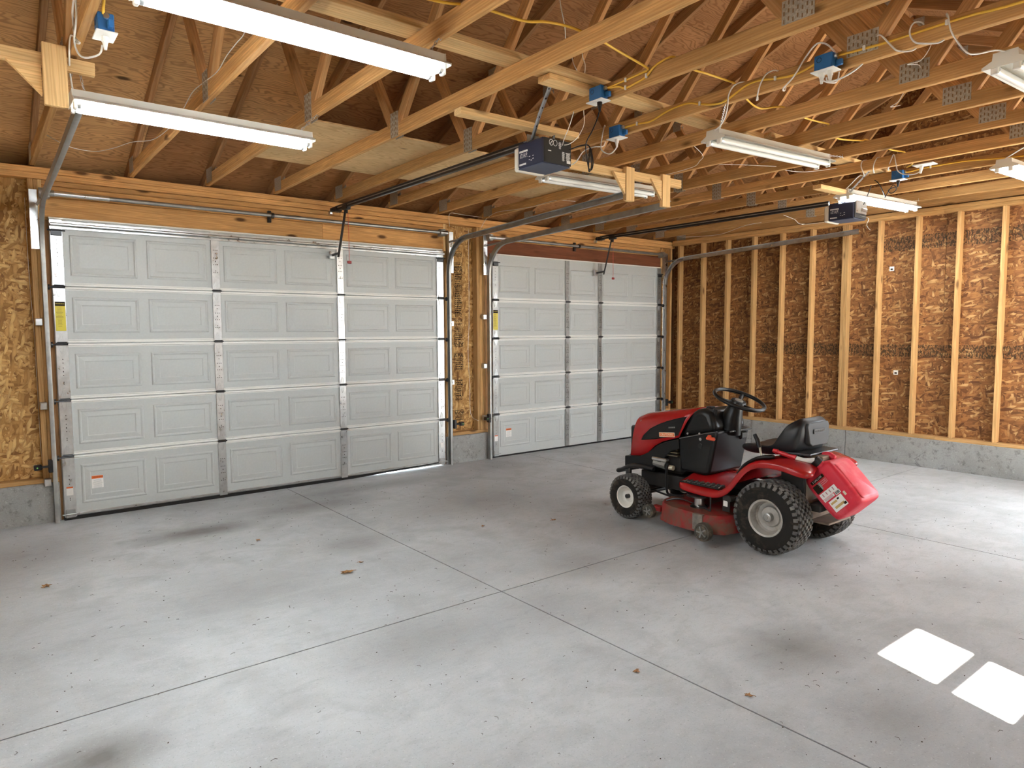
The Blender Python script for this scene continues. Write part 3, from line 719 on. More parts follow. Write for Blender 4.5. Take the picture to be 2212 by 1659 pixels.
def garage_door(name, label, x0, x1, stiles, panels, strut, dark):
    d = thing(name, label, 'garage door', (x0, 0, 0), kind='structure')
    Wd = x1-x0; gm = GALVD if dark else GALV
    for k in range(5):
        za, zb = ZJ[k]+(0.012 if k == 0 else 0.0), ZJ[k+1]
        sec = obj('section', MB().cbox((Wd/2, 0.031, (za+zb)/2), (Wd, 0.038, zb-za-0.001), 0.002).box((Wd/2, 0.038, zb), (Wd, 0.020, 0.03)), DOORW, d)
        for sgn, zz in ((1, za+0.0125), (-1, zb-0.0125)):
            if (k == 0 and sgn == 1) or (k == 4 and sgn == -1): continue
            obj('rail', MB().cbox((Wd/2, 0.006, zz), (Wd, 0.018, 0.017), 0.003).box((Wd/2, 0.010, zz+sgn*0.014), (Wd, 0.008, 0.006)), RAILW, sec)
        for (pa, pb) in panels:
            zl, zh = za+0.085, zb-0.085
            if k == 0: zl += 0.025
            if k == 4: zh -= 0.035
            obj('raised_panel', raised(pb-pa, zh-zl), DOORW, sec, M=Matrix.Translation(((pa+pb)/2, 0.0118, (zl+zh)/2)))
    for i, (sx, sw) in enumerate(stiles):
        end = i in (0, len(stiles)-1)
        st = obj('stile', MB().cbox((sx, 0.004, (ZJ[5])/2+0.01), (sw, 0.018, ZJ[5]-0.03), 0.002), gm, d)
        hm = MB()
        for k in range(5):
            zc = (ZJ[k]+ZJ[k+1])/2
            for dz in (-0.10, -0.085, -0.03, 0.0, 0.03, 0.07, 0.10):
                for dx in ((0,) if end else (-0.016, 0, 0.016)):
                    if dx and abs(dz) not in (0.03, 0.10): continue
                    hm.box((sx+dx, -0.0053, zc+dz), (0.006, 0.0008, 0.007 if dz else 0.012))
        obj('punched_holes', hm, INK, st, kind='stuff')
        for k in range(1, 5):
            h = obj('hinge', HM, None, d, M=Matrix.Translation((sx, -0.0050, ZJ[k])))
            obj('hinge_pin', PINM, None, h)
            if end: obj('roller', rail_pin(-1 if i == 0 else 1), BLKM, h)
        if end:
            h = obj('top_bracket', MB().cbox((sx, -0.012, 2.33), (0.075, 0.02, 0.05), 0.003).cyl((sx-0.06, -0.02, 2.345), (sx+0.06, -0.02, 2.345), 0.006, n=8), BLKM, d)
            obj('bottom_bracket', MB().cbox((sx, -0.006, 0.055), (0.07, 0.012, 0.07), 0.003).cyl((sx-0.06, -0.016, 0.05), (sx+0.06, -0.016, 0.05), 0.006, n=8), GALVD, d)
    if strut:
        m = MB()
        m.cbox((Wd/2, -0.004, 2.415), (Wd, 0.012, 0.018), 0.002).cbox((Wd/2, -0.022, 2.392), (Wd, 0.040, 0.020), 0.006).cbox((Wd/2, -0.004, 2.368), (Wd, 0.012, 0.018), 0.002)
        obj('stiffening_strut', m, GALV, d)
    obj('top_seal', MB().cbox((Wd/2, 0.024, 2.445), (Wd, 0.03, 0.014), 0.003), WHEN, d)
    return d
pn1 = []
for a, b in ((0.095, 1.21), (1.285, 2.415), (2.49, 3.60)):
    wd = (b-a-0.075-0.07)/2; pn1 += [(a+0.035, a+0.035+wd), (b-0.035-wd, b-0.035)]
g1 = garage_door('door_1', 'wide white panelled garage door beside the golden sheathing', 0.0, 3.69, [(0.045, 0.085), (1.248, 0.070), (2.452, 0.070), (3.645, 0.085)], pn1, True, False)
m = MB(); rings = []
for x, zb in ((0, 0.0), (2.55, 0.001), (2.9, 0.012), (3.35, 0.026), (3.60, 0.034), (3.69, 0.030)):
    rings.append([(x, -0.004, zb+0.001), (x, 0.05, zb+0.001), (x, 0.05, max(0.03, zb+0.012)), (x, -0.004, max(0.03, zb+0.012))])
obj('bottom_seal', m.loft(rings), RUBBER, g1)
obj('bottom_retainer', MB().cbox((1.845, 0.010, 0.045), (3.69, 0.014, 0.016), 0.003), GALV, g1)
D2o = 4.372; W2 = 3.079
pn2 = []
for a, b, n in ((0.09, 1.18, 2), (1.253, 1.782, 1), (1.855, 2.99, 2)):
    g = 0.07; wd = (b-a-0.05-(n-1)*g)/n
    for i in range(n): pn2.append((a+0.025+i*(wd+g), a+0.025+i*(wd+g)+wd))
g2 = garage_door('door_2', 'narrower white panelled garage door behind the mower', D2o, D2o+W2, [(0.045, 0.085), (1.217, 0.068), (1.818, 0.068), (3.034, 0.085)], pn2, False, True)
obj('bottom_seal', MB().cbox((W2/2, 0.03, 0.012), (W2, 0.04, 0.022), 0.004), RUBBER, g2)
for gx, g in ((0.045, g1), (0.045, g2)):
    X = WM[g.name].translation.x
    o = obj('tension_sticker', MB().cbox((gx, -0.0057, 1.665), (0.070, 0.0012, 0.235), 0.0004), STKY, g)
    obj('sticker_head', MB().box((gx, -0.0067, 1.765), (0.068, 0.0008, 0.034)), INK, o)
    mm = MB()
    for k in range(14):
        l = random.uniform(0.025, 0.05); mm.box((gx-0.005, -0.0066, 1.73-k*0.011), (l, 0.0006, 0.003))
    obj('sticker_print', mm, plain('olive_ink', (0.25, 0.20, 0.02), 0.7) if 'olive_ink' not in MATS else MATS['olive_ink'], o, kind='stuff')
    text('sticker_lettering', 'WARNING', 0.012, STKY, o, face((X+gx, -0.0073, 1.765), (1, 0, 0), (0, 0, 1)), 0.0003)
    o = obj('caution_sticker', MB().cbox((gx+0.20, 0.0062, 0.29), (0.085, 0.001, 0.105), 0.0003), PAPER, g)
    obj('sticker_head', MB().box((gx+0.20, 0.0054, 0.33), (0.083, 0.0006, 0.024)), STKO, o)
    mm = MB()
    for k in range(9): mm.box((gx+0.20, 0.0054, 0.305-k*0.008), (random.uniform(0.05, 0.075), 0.0005, 0.002))
    obj('sticker_print', mm, GALVD, o, kind='stuff')
    text('sticker_lettering', 'WARNING', 0.015, INK, o, face((X+gx+0.205, 0.0050, 0.33), (1, 0, 0), (0, 0, 1)), 0.0002)
    o = obj('small_sticker', MB().cbox((gx, -0.0057, 0.24), (0.048, 0.0012, 0.07), 0.0003), PAPER, g)
    obj('sticker_head', MB().box((gx, -0.0066, 0.27), (0.046, 0.0006, 0.012)), STKO, o)
o = obj('small_sticker', MB().cbox((3.645, -0.0057, 0.24), (0.04, 0.0012, 0.06), 0.0003), PAPER, g1)

# ------------------------------------------------------------------ door tracks
def track(label, x, side, yend, zend, brk, mat=GALVD):
    """side=+1: open side of the channel faces +x"""
    t = thing('door_track', label, 'track', (x, 0, 0), group='garage door tracks')
    R = 0.36; yv = -0.022; path = [(yv, 0.0), (yv, 1.1), (yv, 2.19)]
    for k in range(1, 9):
        a = PI/2*k/8*0.985; path.append((yv-R*(1-math.cos(a)), 2.19+R*math.sin(a)))
    zc = path[-1][1]; path.append((-1.4, zc+(zend-zc)*0.45)); path.append((yend, zend))
    rings = []
    for i, (y, z) in enumerate(path):
        a = path[max(i-1, 0)]; b = path[min(i+1, len(path)-1)]; d = Vector((0, b[0]-a[0], b[1]-a[1])).normalized(); nn = Vector((0, d.z, -d.y)) ; c = Vector((0, y, z)); sx = Vector((side, 0, 0))
        pts = [(0.030, 0.026), (0.020, 0.030), (0.0, 0.026), (0.0, -0.026), (0.020, -0.030), (0.030, -0.026), (0.026, -0.020), (0.018, -0.026), (0.003, -0.022), (0.003, 0.022), (0.018, 0.026), (0.026, 0.020)]
        rings.append([c+sx*(p-0.012)+nn*q for p, q in pts])
    obj('channel', MB().loft(rings), mat, t, smooth=50)
    # flag angle and jamb brackets on the outer side
    xo = -side*0.045
    obj('flag_angle', MB().cbox((xo*0.9, -0.012, 2.42), (0.055, 0.004, 0.46), 0.001).cbox((xo*0.35, -0.002+0.02, 2.42), (0.004, 0.06, 0.40), 0.001), GALV, t)
    obj('track_tie', MB().tube([(xo*0.3, -0.01, 2.535), (xo*0.3, -0.33, 2.545)], 0.012, 4), GALVD, t)
    for z in brk:
        obj('jamb_bracket', MB().cbox((xo*1.0, 0.018, z), (0.048, 0.055, 0.058), 0.004).cyl((xo*1.0, -0.014, z), (xo*1.0, -0.008, z), 0.009, n=6), GALV, t)
    return t
track('galvanised track left of the wide garage door, rising beside the golden sheathing', -0.055, 1, -2.42, 2.675, (0.33, 0.95, 1.62), GALVD)
track('galvanised track right of the wide garage door, ending at the left hanger post', 3.752, -1, -2.68, 2.645, (0.95, 1.62), GALVD)
track('galvanised track left of the narrow garage door, ending at the right hanger post', 4.310, 1, -2.68, 2.630, (0.50, 1.12, 1.70), GALVD)
track('galvanised track right of the narrow garage door, running along the gable wall', 7.515, -1, -2.80, 2.650, (0.9, 1.5), GALV)

# torsion tubes
def torsion(label, xa, xb, xm):
    t = thing('torsion_tube', label, 'tube', (xa, 0, 2.625), group='torsion tubes')
    L = xb-xa; y = -0.055
    obj('tube', MB().cyl((0, y, 0), (L, y, 0), 0.0175, n=14), GALVD, t, smooth=50)
    obj('sleeve', MB().cyl((0.03, y, 0), (0.42, y, 0), 0.022, n=14), GALV, t, smooth=50)
    for x in (-0.01, L):
        obj('end_bearing', MB().cbox((x, -0.02, 0.0), (0.05, 0.10, 0.075), 0.006).lathe([(0, -0.05), (0.036, -0.05), (0.036, -0.02), (0.026, -0.015), (0.026, 0.05), (0, 0.05)], 'x', (x, y, 0), 14), GALVD, t)
    obj('centre_bracket', MB().cbox((xm-xa, 0.03, 0), (0.03, 0.03, 0.11), 0.003).cbox((xm-xa, -0.02, 0), (0.022, 0.07, 0.04), 0.003).lathe([(0, -0.012), (0.026, -0.012), (0.026, 0.012), (0, 0.012)], 'x', (xm-xa, y, 0), 14), BLKM, t)
    return t
torsion('steel torsion tube across the header of the wide garage door', 0.0, 3.66, 1.76)
torsion('steel torsion tube across the header of the narrow garage door', 4.33, 7.43, 5.74)

# safety sensors
def sensor(label, x, z, sgn):
    t = thing('safety_sensor', label, 'sensor', (x, -0.04, z), group='door safety sensors')
    obj('bracket', MB().cbox((-sgn*0.01, -0.005, 0.0), (0.03, 0.05, 0.10), 0.003).cbox((-sgn*0.05, -0.015, 0.0), (0.08, 0.03, 0.016), 0.003), BLKM, t)
    b = obj('sensor_body', MB().cbox((-sgn*0.095, -0.02, 0.0), (0.055, 0.05, 0.042), 0.006), BLK, t)
    obj('indicator', MB().cyl((-sgn*0.10, -0.047, 0), (-sgn*0.10, -0.043, 0), 0.006, n=8), plain('sensor_lamp', (0.2, 0.6, 0.1), 0.3) if 'sensor_lamp' not in MATS else MATS['sensor_lamp'], b)
sensor('black safety sensor on the track beside the left concrete stem', -0.07, 0.47, 1)
sensor('black safety sensor on the right track of the wide garage door', 3.78, 0.47, -1)
sensor('black safety sensor on the left track of the narrow garage door', 4.285, 0.50, 0.5)
sensor('black safety sensor on the track in the far corner', 7.53, 0.47, -1)

# ------------------------------------------------------------------ wooden hangers
t = thing('track_hanger', 'pale timber hanger with one post at the upper left', 'hanger', (-0.17, -2.5, 2.6))
board('crosspiece', (-1.19, -2.60, 2.822), (0.0, -2.60, 2.818), 0.038, 0.062, W_NEW, t)
board('post', (-0.17, -2.645, 2.60), (-0.17, -2.645, 2.888), 0.028, 0.098, W_NEW, t, up=(1, 0, 0))
obj('gusset', MB().prism([(-0.222, 2.79), (-0.36, 2.79), (-0.222, 2.65)], 'y', -2.625, -2.595), W_NEW, t, world=True)
t = thing('track_hanger', 'pale timber hanger with two posts and triangular gussets holding two tracks', 'hanger', (3.8, -2.7, 2.58))
board('crosspiece', (3.05, -2.66, 2.805), (4.42, -2.70, 2.805), 0.038, 0.070, W_NEW, t)
for x in (3.745, 4.20):
    board('post', (x, -2.715, 2.585), (x, -2.715, 2.855), 0.038, 0.100, W_NEW, t, up=(1, 0, 0))
    obj('gusset', MB().prism([(x-0.052, 2.80), (x-0.19, 2.80), (x-0.052, 2.635)], 'y', -2.725, -2.702), W_NEW, t, world=True)

# ------------------------------------------------------------------ garage door openers
def opener(label, x, yb, zt, nohood=False):
    t = thing('door_opener', label, 'opener', (x, yb, zt), group='garage door openers')
    # local: origin at rail line, y=0 at back face of head (towards the camera), +y to the door
    Ly = -0.07-yb
    obj('rail', MB().cbox((0, 0.30+(Ly-0.30)/2, 0.030), (0.032, Ly-0.30, 0.046), 0.004), BLKM, t)
    obj('rail_teeth', MB().box((-0.0175, 0.30+(Ly-0.3)/2, 0.030), (0.002, Ly-0.30, 0.008)), GALVD, t)
    o = obj('motor_housing', MB().cbox((0, 0.123, -0.078), (0.24, 0.247, 0.157), 0.010), NAVY, t)
    obj('housing_base', MB().cbox((0, 0.123, -0.158), (0.232, 0.240, 0.006), 0.002), SLATE, t)
    obj('light_lens', MB().cbox((0, 0.268, -0.092), (0.236, 0.045, 0.150), 0.012), LENS, t)
    bp = obj('rear_plate', MB().cbox((0, -0.003, -0.078), (0.228, 0.006, 0.150), 0.002), plain('black_plate', (0.012, 0.011, 0.010), 0.5) if 'black_plate' not in MATS else MATS['black_plate'], t)
    B = WM[t.name].translation
    if not nohood:
        m = MB()
        for cx_, n in ((-0.055, 20), (-0.022, 20)):
            m.tube([(cx_+0.016*math.cos(2*PI*k/n), -0.0068, -0.028+0.018*math.sin(2*PI*k/n)) for k in range(n)], 0.0018, 4, closed=True)
        m.box((-0.055, -0.0068, -0.028), (0.004, 0.001, 0.030), Matrix.Translation((-0.055, 0, -0.028)) @ Matrix.Rotation(0.7, 4, 'Y') @ Matrix.Translation((0.055, 0, 0.028)))
        for x0, x1, z0, z1 in ((0.006, 0.03, -0.02, -0.06), (0.035, 0.058, -0.075, -0.13), (0.065, 0.108, -0.075, -0.125)):
            zz = z0
            while zz > z1: m.box(((x0+x1)/2, -0.0064, zz), ((x1-x0)*random.uniform(0.6, 1), 0.0008, 0.0024)); zz -= 0.0052
        m.box((0.092, -0.0064, -0.130), (0.032, 0.0008, 0.018)); m.box((-0.068, -0.0064, -0.080), (0.026, 0.0008, 0.005))
        obj('printed_marks', m, INKW, bp, kind='stuff')
    else:
        obj('light_bracket', MB().cbox((0.005, -0.008, -0.05), (0.21, 0.006, 0.12), 0.002).cbox((0.04, -0.02, -0.075), (0.09, 0.02, 0.03), 0.003), GALV, bp)
    lx = -0.1212
    m = MB()
    for k in range(8): m.box((lx, 0.222-k*0.0105, -0.056), (0.0012, 0.0085, 0.012))
    for k in range(8): m.box((lx, 0.222-k*0.0085, -0.136), (0.0012, 0.007, 0.011))
    for yy, zz in ((0.125, -0.098), (0.09, -0.098), (0.125, -0.118), (0.09, -0.116), (0.107, -0.124)): m.box((lx, yy, zz), (0.0012, 0.012, 0.0035))
    obj('side_print', m, INKW, o, kind='stuff')
    text('side_lettering', '1/2 H.P.', 0.040, INKW, o, face((B.x+lx, B.y+0.185, B.z-0.083), (0, -1, 0), (0, 0, 1)), sx=0.62, shear=0.12)
    for sx in (-1, 1):
        obj('hanging_strap', MB().tube([*([(-0.10, 0.13, 0.0), (-0.16, -0.02, 0.12), (-0.22, -0.19, 0.238)] if sx < 0 else [(0.10, 0.15, 0.0), (0.10, 0.14, 0.09)])], 0.012, 4, flat=0.2), GALV, t)
        m = MB()
        for k in range(6 if sx < 0 else 2): m.box((-0.113-0.021*k, 0.095-0.053*k, 0.03+0.037*k) if sx < 0 else (0.088, 0.14, 0.03+0.03*k), (0.003, 0.008, 0.006))
        obj('strap_holes', m, INK, t, kind='stuff')
    obj('mount_bracket', MB().cbox((-0.07, 0.15, 0.02), (0.10, 0.004, 0.05), 0.001).cbox((-0.07, 0.17, 0.003), (0.10, 0.04, 0.004), 0.001), GALVD, t)
    obj('header_bracket', MB().cbox((0, Ly-0.0, 0.02), (0.07, 0.10, 0.045), 0.004).cyl((-0.05, Ly+0.03, 0.015), (0.05, Ly+0.03, 0.015), 0.018, n=10), BLKM, t)
    obj('sprocket', MB().lathe([(0, -0.012), (0.022, -0.012), (0.022, 0.012), (0, 0.012)], 'x', (-0.045, Ly+0.05, -0.012), 12), GALV, t)
    tr = obj('trolley', MB().cbox((0, Ly-0.22, 0.012), (0.045, 0.11, 0.05), 0.006).cbox((0, Ly-0.21, -0.025), (0.02, 0.05, 0.04), 0.004), BLKM, t)
    obj('door_arm', MB().tube([(0, Ly-0.20, -0.01), (-0.035, Ly-0.115, -0.40), (-0.04, Ly-0.10, -0.46)], 0.013, 4).tube([(-0.037, Ly-0.110, -0.42), (-0.045, Ly+0.035, -0.43)], 0.012, 4), BLKM, t)
    obj('arm_bracket', MB().cbox((-0.045, Ly+0.045, -0.43), (0.05, 0.03, 0.075), 0.004).cyl((-0.075, Ly+0.03, -0.43), (-0.015, Ly+0.03, -0.43), 0.010, n=8), GALV, t)
    c = obj('release_cord', MB().tube([(0.02, Ly-0.21, -0.03), (0.023, Ly-0.21, -0.28), (0.024, Ly-0.21, -0.50)], 0.0022, 6), REDCORD, t)
    obj('release_handle', MB().cbox((0.024, Ly-0.21, -0.515), (0.045, 0.016, 0.028), 0.005), plain('dark_red_plastic', (0.28, 0.02, 0.02), 0.4) if 'dark_red_plastic' not in MATS else MATS['dark_red_plastic'], c)
    return t
op1 = opener('black and navy door opener with white wires hanging in the middle of the room', 2.40, -3.334, 2.725)
op2 = opener('navy door opener under the lit light near the gable wall', 6.12, -3.47, 2.730, True)
o = board('opener_crossboard', (1.76, -3.175, 2.815), (2.68, -3.205, 2.815), 0.080, 0.038, W_NEW); tag(o, 'pale board under the chords carrying the nearer opener', 'board')
o = board('opener_crossboard', (5.52, -3.36, 2.815), (6.55, -3.40, 2.815), 0.080, 0.038, W_NEW); tag(o, 'board under the chords carrying the farther opener', 'board')

# ------------------------------------------------------------------ shop lights
def chain(a, b, r=0.0045, pitch=0.020):
    a, b = Vector(a), Vector(b); d = b-a; n = max(2, int(d.length/pitch)); m = MB(); q = d.to_track_quat('X', 'Z').to_matrix().to_4x4()
    for k in range(n):
        c = a+d*((k+0.5)/n); R = Matrix.Translation(c) @ q @ Matrix.Rotation(PI/2*(k % 2), 4, 'X')
        m.tube([(math.cos(2*PI*j/8)*pitch*0.68, math.sin(2*PI*j/8)*0.0055, 0) for j in range(8)], 0.0016, 4, closed=True, M=R)
    return m
def light_proto(lit):
    t = thing('shop_light', 'x', 'light', group='hanging fluorescent shop lights')
    L = 1.24
    prof = [(-0.100, -0.006), (-0.098, 0.000), (-0.052, 0.022), (-0.050, 0.056), (0.050, 0.056), (0.052, 0.022), (0.098, 0.0), (0.100, -0.006), (0.094, -0.004), (0.046, 0.016), (-0.046, 0.016), (-0.094, -0.004)]
    obj('reflector_housing', MB().loft([[(x, a, b) for a, b in prof] for x in (-L/2, L/2)]), FIXT, t)
    for sx in (-1, 1):
        obj('end_cap', MB().prism([(-0.098, -0.010), (-0.098, 0.002), (-0.055, 0.024), (-0.052, 0.057), (0.052, 0.057), (0.055, 0.024), (0.098, 0.002), (0.098, -0.010)], 'x', sx*(L/2), sx*(L/2+0.004)), WHEN, t)
    for sy in (-1, 1):
        tb = obj('tube', MB().cyl((-L/2+0.028, sy*0.045, -0.016), (L/2-0.028, sy*0.045, -0.016), 0.0185, n=14), TUBE_ON if lit else TUBE_OFF, t, smooth=50)
        for sx in (-1, 1): obj('tube_end', MB().cyl((sx*(L/2-0.034), sy*0.045, -0.016), (sx*(L/2-0.018), sy*0.045, -0.016), 0.019, n=14), GALV, tb, smooth=50)
        for sx in (-1, 1):
            obj('socket', MB().cbox((sx*(L/2-0.010), sy*0.045, -0.012), (0.018, 0.034, 0.056), 0.004), WHITE, t)
    return t
P_ON = light_proto(True); P_OFF = light_proto(False)
used = {True: False, False: False}
LIGHTS = [  # centre, yaw, lit, label, chain anchors
    ((0.575, -3.865, 2.722), 0.0, True, 'large lit fluorescent shop light nearest the camera at the top left', [(1.20, -3.86, 2.865), (0.02, -3.86, 2.865)]),
    ((0.535, -2.435, 2.690), 0.0, True, 'lit fluorescent shop light above the left end of the wide garage door', [(1.20, -2.46, 2.860), (-0.05, -2.46, 2.86)]),
    ((3.815, -2.315, 2.785), -0.06, False, 'unlit shop light behind the two timber hanger posts', [(4.25, -2.34, 2.86), (3.63, -2.30, 2.86)]),
    ((3.985, -3.845, 2.790), -0.085, False, 'unlit shop light with two pale tubes hanging above the mower', [(3.03, -4.12, 2.868), (4.85, -3.92, 2.868)]),
    ((6.58, -3.435, 2.785), -0.085, True, 'lit shop light in front of the farther door opener', [(6.08, -3.42, 2.868), (7.28, -3.52, 2.868)]),
    ((3.98, -5.46, 2.785), -0.05, False, 'unlit shop light cut by the right edge of the picture near the top', [(3.64, -5.38, 2.865), (4.25, -5.46, 2.865)]),
    ((6.42, -4.74, 2.785), -0.05, True, 'lit shop light cut by the right edge of the picture', [(6.08, -4.68, 2.868), (6.70, -4.74, 2.868)]),
]
LT = []
for c, yaw, lit, lab, anch in LIGHTS:
    M = Matrix.Translation(c) @ Matrix.Rotation(yaw, 4, 'Z')
    p = P_ON if lit else P_OFF
    if not used[lit]: p.matrix_basis = M; WM[p.name] = M; p['label'] = lab; t = p; used[lit] = True; first = True
    else: t = dup(p, M, lab)
    LT.append((t, M, anch))
for t, M, anch in LT:
    ends = [M @ Vector((0.56, 0, 0.056)), M @ Vector((-0.56, 0, 0.056))]
    for a in anch:
        e = min(ends, key=lambda q: (q-Vector(a)).length)
        obj('hanging_chain', chain(e, a), GALV, t, world=True)
        obj('cup_hook', MB().tube([Vector(a)+Vector((0, 0, 0.02)), Vector(a), Vector(a)+Vector((0.008, 0, -0.008)), Vector(a)+Vector((0.014, 0, 0.002))], 0.002, 5), GALV, t, world=True)
def cord(parent, pts, mat=WHITE, r=0.0042, name='power_cord'):
    return obj(name, MB().tube(pts, r, 6, smooth=5), mat, parent, world=True, smooth=True)
cord(LT[1][0], [(-0.04, -3.12, 2.765), (-0.05, -3.08, 2.735), (-0.10, -2.98, 2.745), (-0.118, -2.92, 2.82), (-0.116, -3.0, 2.90), (-0.115, -2.98, 3.0), (-0.11, -2.84, 2.98), (-0.112, -2.90, 2.84), (-0.115, -3.05, 2.78), (-0.112, -2.78, 2.90), (-0.11, -2.68, 2.88), (-0.105, -2.60, 2.80), (-0.08, -2.46, 2.75)])
cord(LT[2][0], [(2.985, -3.297, 2.785), (2.97, -3.297, 2.765), (2.95, -3.281, 2.737), (2.95, -3.237, 2.740), (2.955, -3.175, 2.783), (2.985, -3.148, 2.858), (3.01, -3.15, 2.955), (3.07, -3.10, 2.955), (3.08, -3.08, 2.85), (3.0, -3.06, 2.83), (3.0, -2.95, 2.82), (3.05, -2.80, 2.77), (3.15, -2.5, 2.80), (3.22, -2.30, 2.83)])
cord(LT[3][0], [(3.37, -3.80, 2.84), (3.22, -3.95, 2.81), (3.05, -4.10, 2.79), (3.005, -4.15, 2.834), (3.005, -4.157, 2.900), (3.008, -4.19, 2.945), (3.04, -4.23, 2.960), (3.07, -4.28, 2.93), (3.065, -4.31, 2.855), (3.03, -4.325, 2.832), (3.0, -4.345, 2.83), (3.004, -4.36, 2.90), (3.01, -4.40, 2.955), (3.05, -4.44, 2.965), (3.07, -4.48, 2.90), (3.04, -4.49, 2.845), (3.0, -4.505, 2.843), (3.0, -4.565, 2.889), (2.998, -4.628, 2.966), (3.0, -4.69, 3.02), (3.03, -4.74, 3.0), (3.07, -4.77, 2.93), (3.05, -4.78, 2.82), (2.99, -4.765, 2.80), (2.965, -4.73, 2.82)])
cord(LT[5][0], [(2.965, -4.765, 2.82), (2.97, -4.77, 2.80), (2.985, -4.81, 2.80), (3.0, -4.86, 2.815), (3.04, -4.90, 2.855), (3.07, -4.95, 2.92), (3.03, -4.98, 2.965), (3.0, -5.015, 2.955), (2.998, -5.063, 2.893), (3.003, -5.096, 2.858), (3.04, -5.15, 2.855), (3.07, -5.17, 2.91), (3.05, -5.185, 2.965), (3.004, -5.16, 2.965), (2.998, -5.146, 2.925), (2.999, -5.165, 2.88), (3.005, -5.20, 2.860), (3.04, -5.27, 2.855), (3.07, -5.29, 2.92), (3.03, -5.29, 2.965), (2.995, -5.31, 2.94), (2.99, -5.33, 2.86), (3.02, -5.38, 2.77), (3.10, -5.40, 2.775), (3.25, -5.42, 2.82), (3.38, -5.43, 2.84)])
cord(LT[4][0], [(5.99, -3.39, 2.845), (5.85, -3.50, 2.85), (5.55, -3.72, 2.85), (5.47, -3.80, 2.83), (5.455, -3.78, 2.907), (5.47, -3.79, 2.955), (5.50, -3.84, 2.94), (5.50, -3.87, 2.85), (5.46, -3.88, 2.848), (5.455, -3.885, 2.905), (5.47, -3.91, 2.958), (5.51, -3.95, 2.93), (5.50, -3.98, 2.848), (5.47, -4.0, 2.87), (5.455, -4.04, 2.955), (5.455, -4.061, 2.873), (5.45, -4.08, 2.815), (5.44, -4.135, 2.776), (5.43, -4.219, 2.764), (5.40, -4.273, 2.78), (5.36, -4.285, 2.805)])
cord(LT[6][0], [(5.84, -4.70, 2.845), (5.72, -4.80, 2.855), (5.60, -4.90, 2.86), (5.48, -5.05, 2.86)])

# ------------------------------------------------------------------ blue junction boxes
def jbox(label, x, y, z, plugs, flip=False):
    t = thing('junction_box', label, 'outlet box', (x, y, z), group='blue outlet boxes')
    b = obj('box_shell', MB().cbox((0, 0, 0), (0.062, 0.095, 0.078), 0.004), BLUE, t)
    obj('knockout', MB().tube([(-0.0315, 0.02+0.012*math.cos(2*PI*k/14), 0.012+0.012*math.sin(2*PI*k/14)) for k in range(14)], 0.0012, 4, closed=True), BLKM, b)
    obj('mounting_ear', MB().cbox((0.012, -0.062, -0.012), (0.02, 0.04, 0.03), 0.003), BLUE, b)
    obj('clamp', MB().cyl((0.0, -0.060, 0.022), (0.0, -0.045, 0.022), 0.012, n=8), GALV, b)
    obj('cover_plate', MB().cbox((0, 0, -0.042), (0.082, 0.125, 0.006), 0.002), WHITE, t)
    for (dy, m) in plugs:
        obj('plug', MB().cyl((0, dy, -0.046), (0, dy, -0.068), 0.015, 0.014, 10).cyl((0, dy, -0.066), (0, dy, -0.10), 0.012, 0.006, 10), m, t)
    return t
jbox('blue outlet box at the upper left beside the timber hanger', -0.03, -3.13, 2.845, [(0.0, WHITE)])
jbox('blue outlet box with a black plug above the nearer opener', 2.372, -3.72, 2.890, [(-0.01, BLK)])
jbox('blue outlet box with one white plug to the right of the nearer opener', 2.982, -3.295, 2.875, [(0.0, WHITE)])
jbox('blue outlet box with two white plugs near the top right', 2.982, -4.750, 2.900, [(0.02, WHITE), (-0.025, WHITE)])
jbox('blue outlet box near the lit light by the gable wall', 6.030, -3.84, 2.900, [(0.0, BLK)])
t = thing('ceiling_plate', 'white square cover plate hanging near the farther opener', 'cover plate', (5.32, -4.33, 2.80))
obj('plate', MB().cbox((0, 0, 0), (0.10, 0.15, 0.008), 0.002), WHITE, t)
obj('plug', MB().cyl((0.0, 0.02, -0.005), (0.0, 0.03, -0.06), 0.016, 0.010, 8), WHITE, t)

# ------------------------------------------------------------------ yellow cable runs
def cable(label, pts, mat=YEL, r=0.0062, cat='cable', name='yellow_cable', grp='yellow electrical cables', flat=1.0):
    o = obj(name, MB().tube(pts, r, 6, smooth=6, flat=flat), mat, smooth=True)
    if mat is YEL: YC.append(o)
    return tag(o, label, cat, grp)
YC = []
cable('yellow cable sagging behind the nearest chords to the black plugged box', [(0.60, -3.80, 2.975), (0.985, -3.95, 2.962), (1.128, -4.018, 2.945), (1.274, -4.055, 2.955), (1.507, -4.091, 2.945), (1.607, -4.138, 2.950), (1.754, -4.152, 2.958), (1.945, -4.141, 2.955), (2.126, -4.117, 2.945), (2.369, -4.075, 2.94), (2.405, -4.055, 2.935), (2.407, -4.012, 2.933), (2.407, -3.859, 2.926), (2.39, -3.77, 2.915)])
cable('yellow cable looping over the chord behind the black plugged box and on rightwards', [(2.39, -3.77, 2.915), (2.407, -3.842, 2.908), (2.407, -3.894, 2.886), (2.407, -3.969, 2.891), (2.407, -4.045, 2.906), (2.408, -4.109, 2.945), (2.42, -4.187, 2.965), (2.46, -4.21, 2.965), (2.592, -4.20, 2.945), (2.725, -4.217, 2.94), (2.983, -4.189, 2.96), (3.06, -4.17, 2.965), (3.25, -4.112, 2.94), (3.447, -4.077, 2.93), (3.593, -4.108, 2.958), (3.68, -4.12, 2.965), (3.909, -4.132, 2.94), (4.199, -4.131, 2.955), (4.27, -4.1, 2.965), (4.537, -4.02, 2.94), (4.821, -4.073, 2.955), (4.88, -4.09, 2.965), (5.186, -4.118, 2.94), (5.44, -4.115, 2.96), (5.52, -4.1, 2.965), (5.8, -4.05, 2.94), (6.05, -3.90, 2.96)])
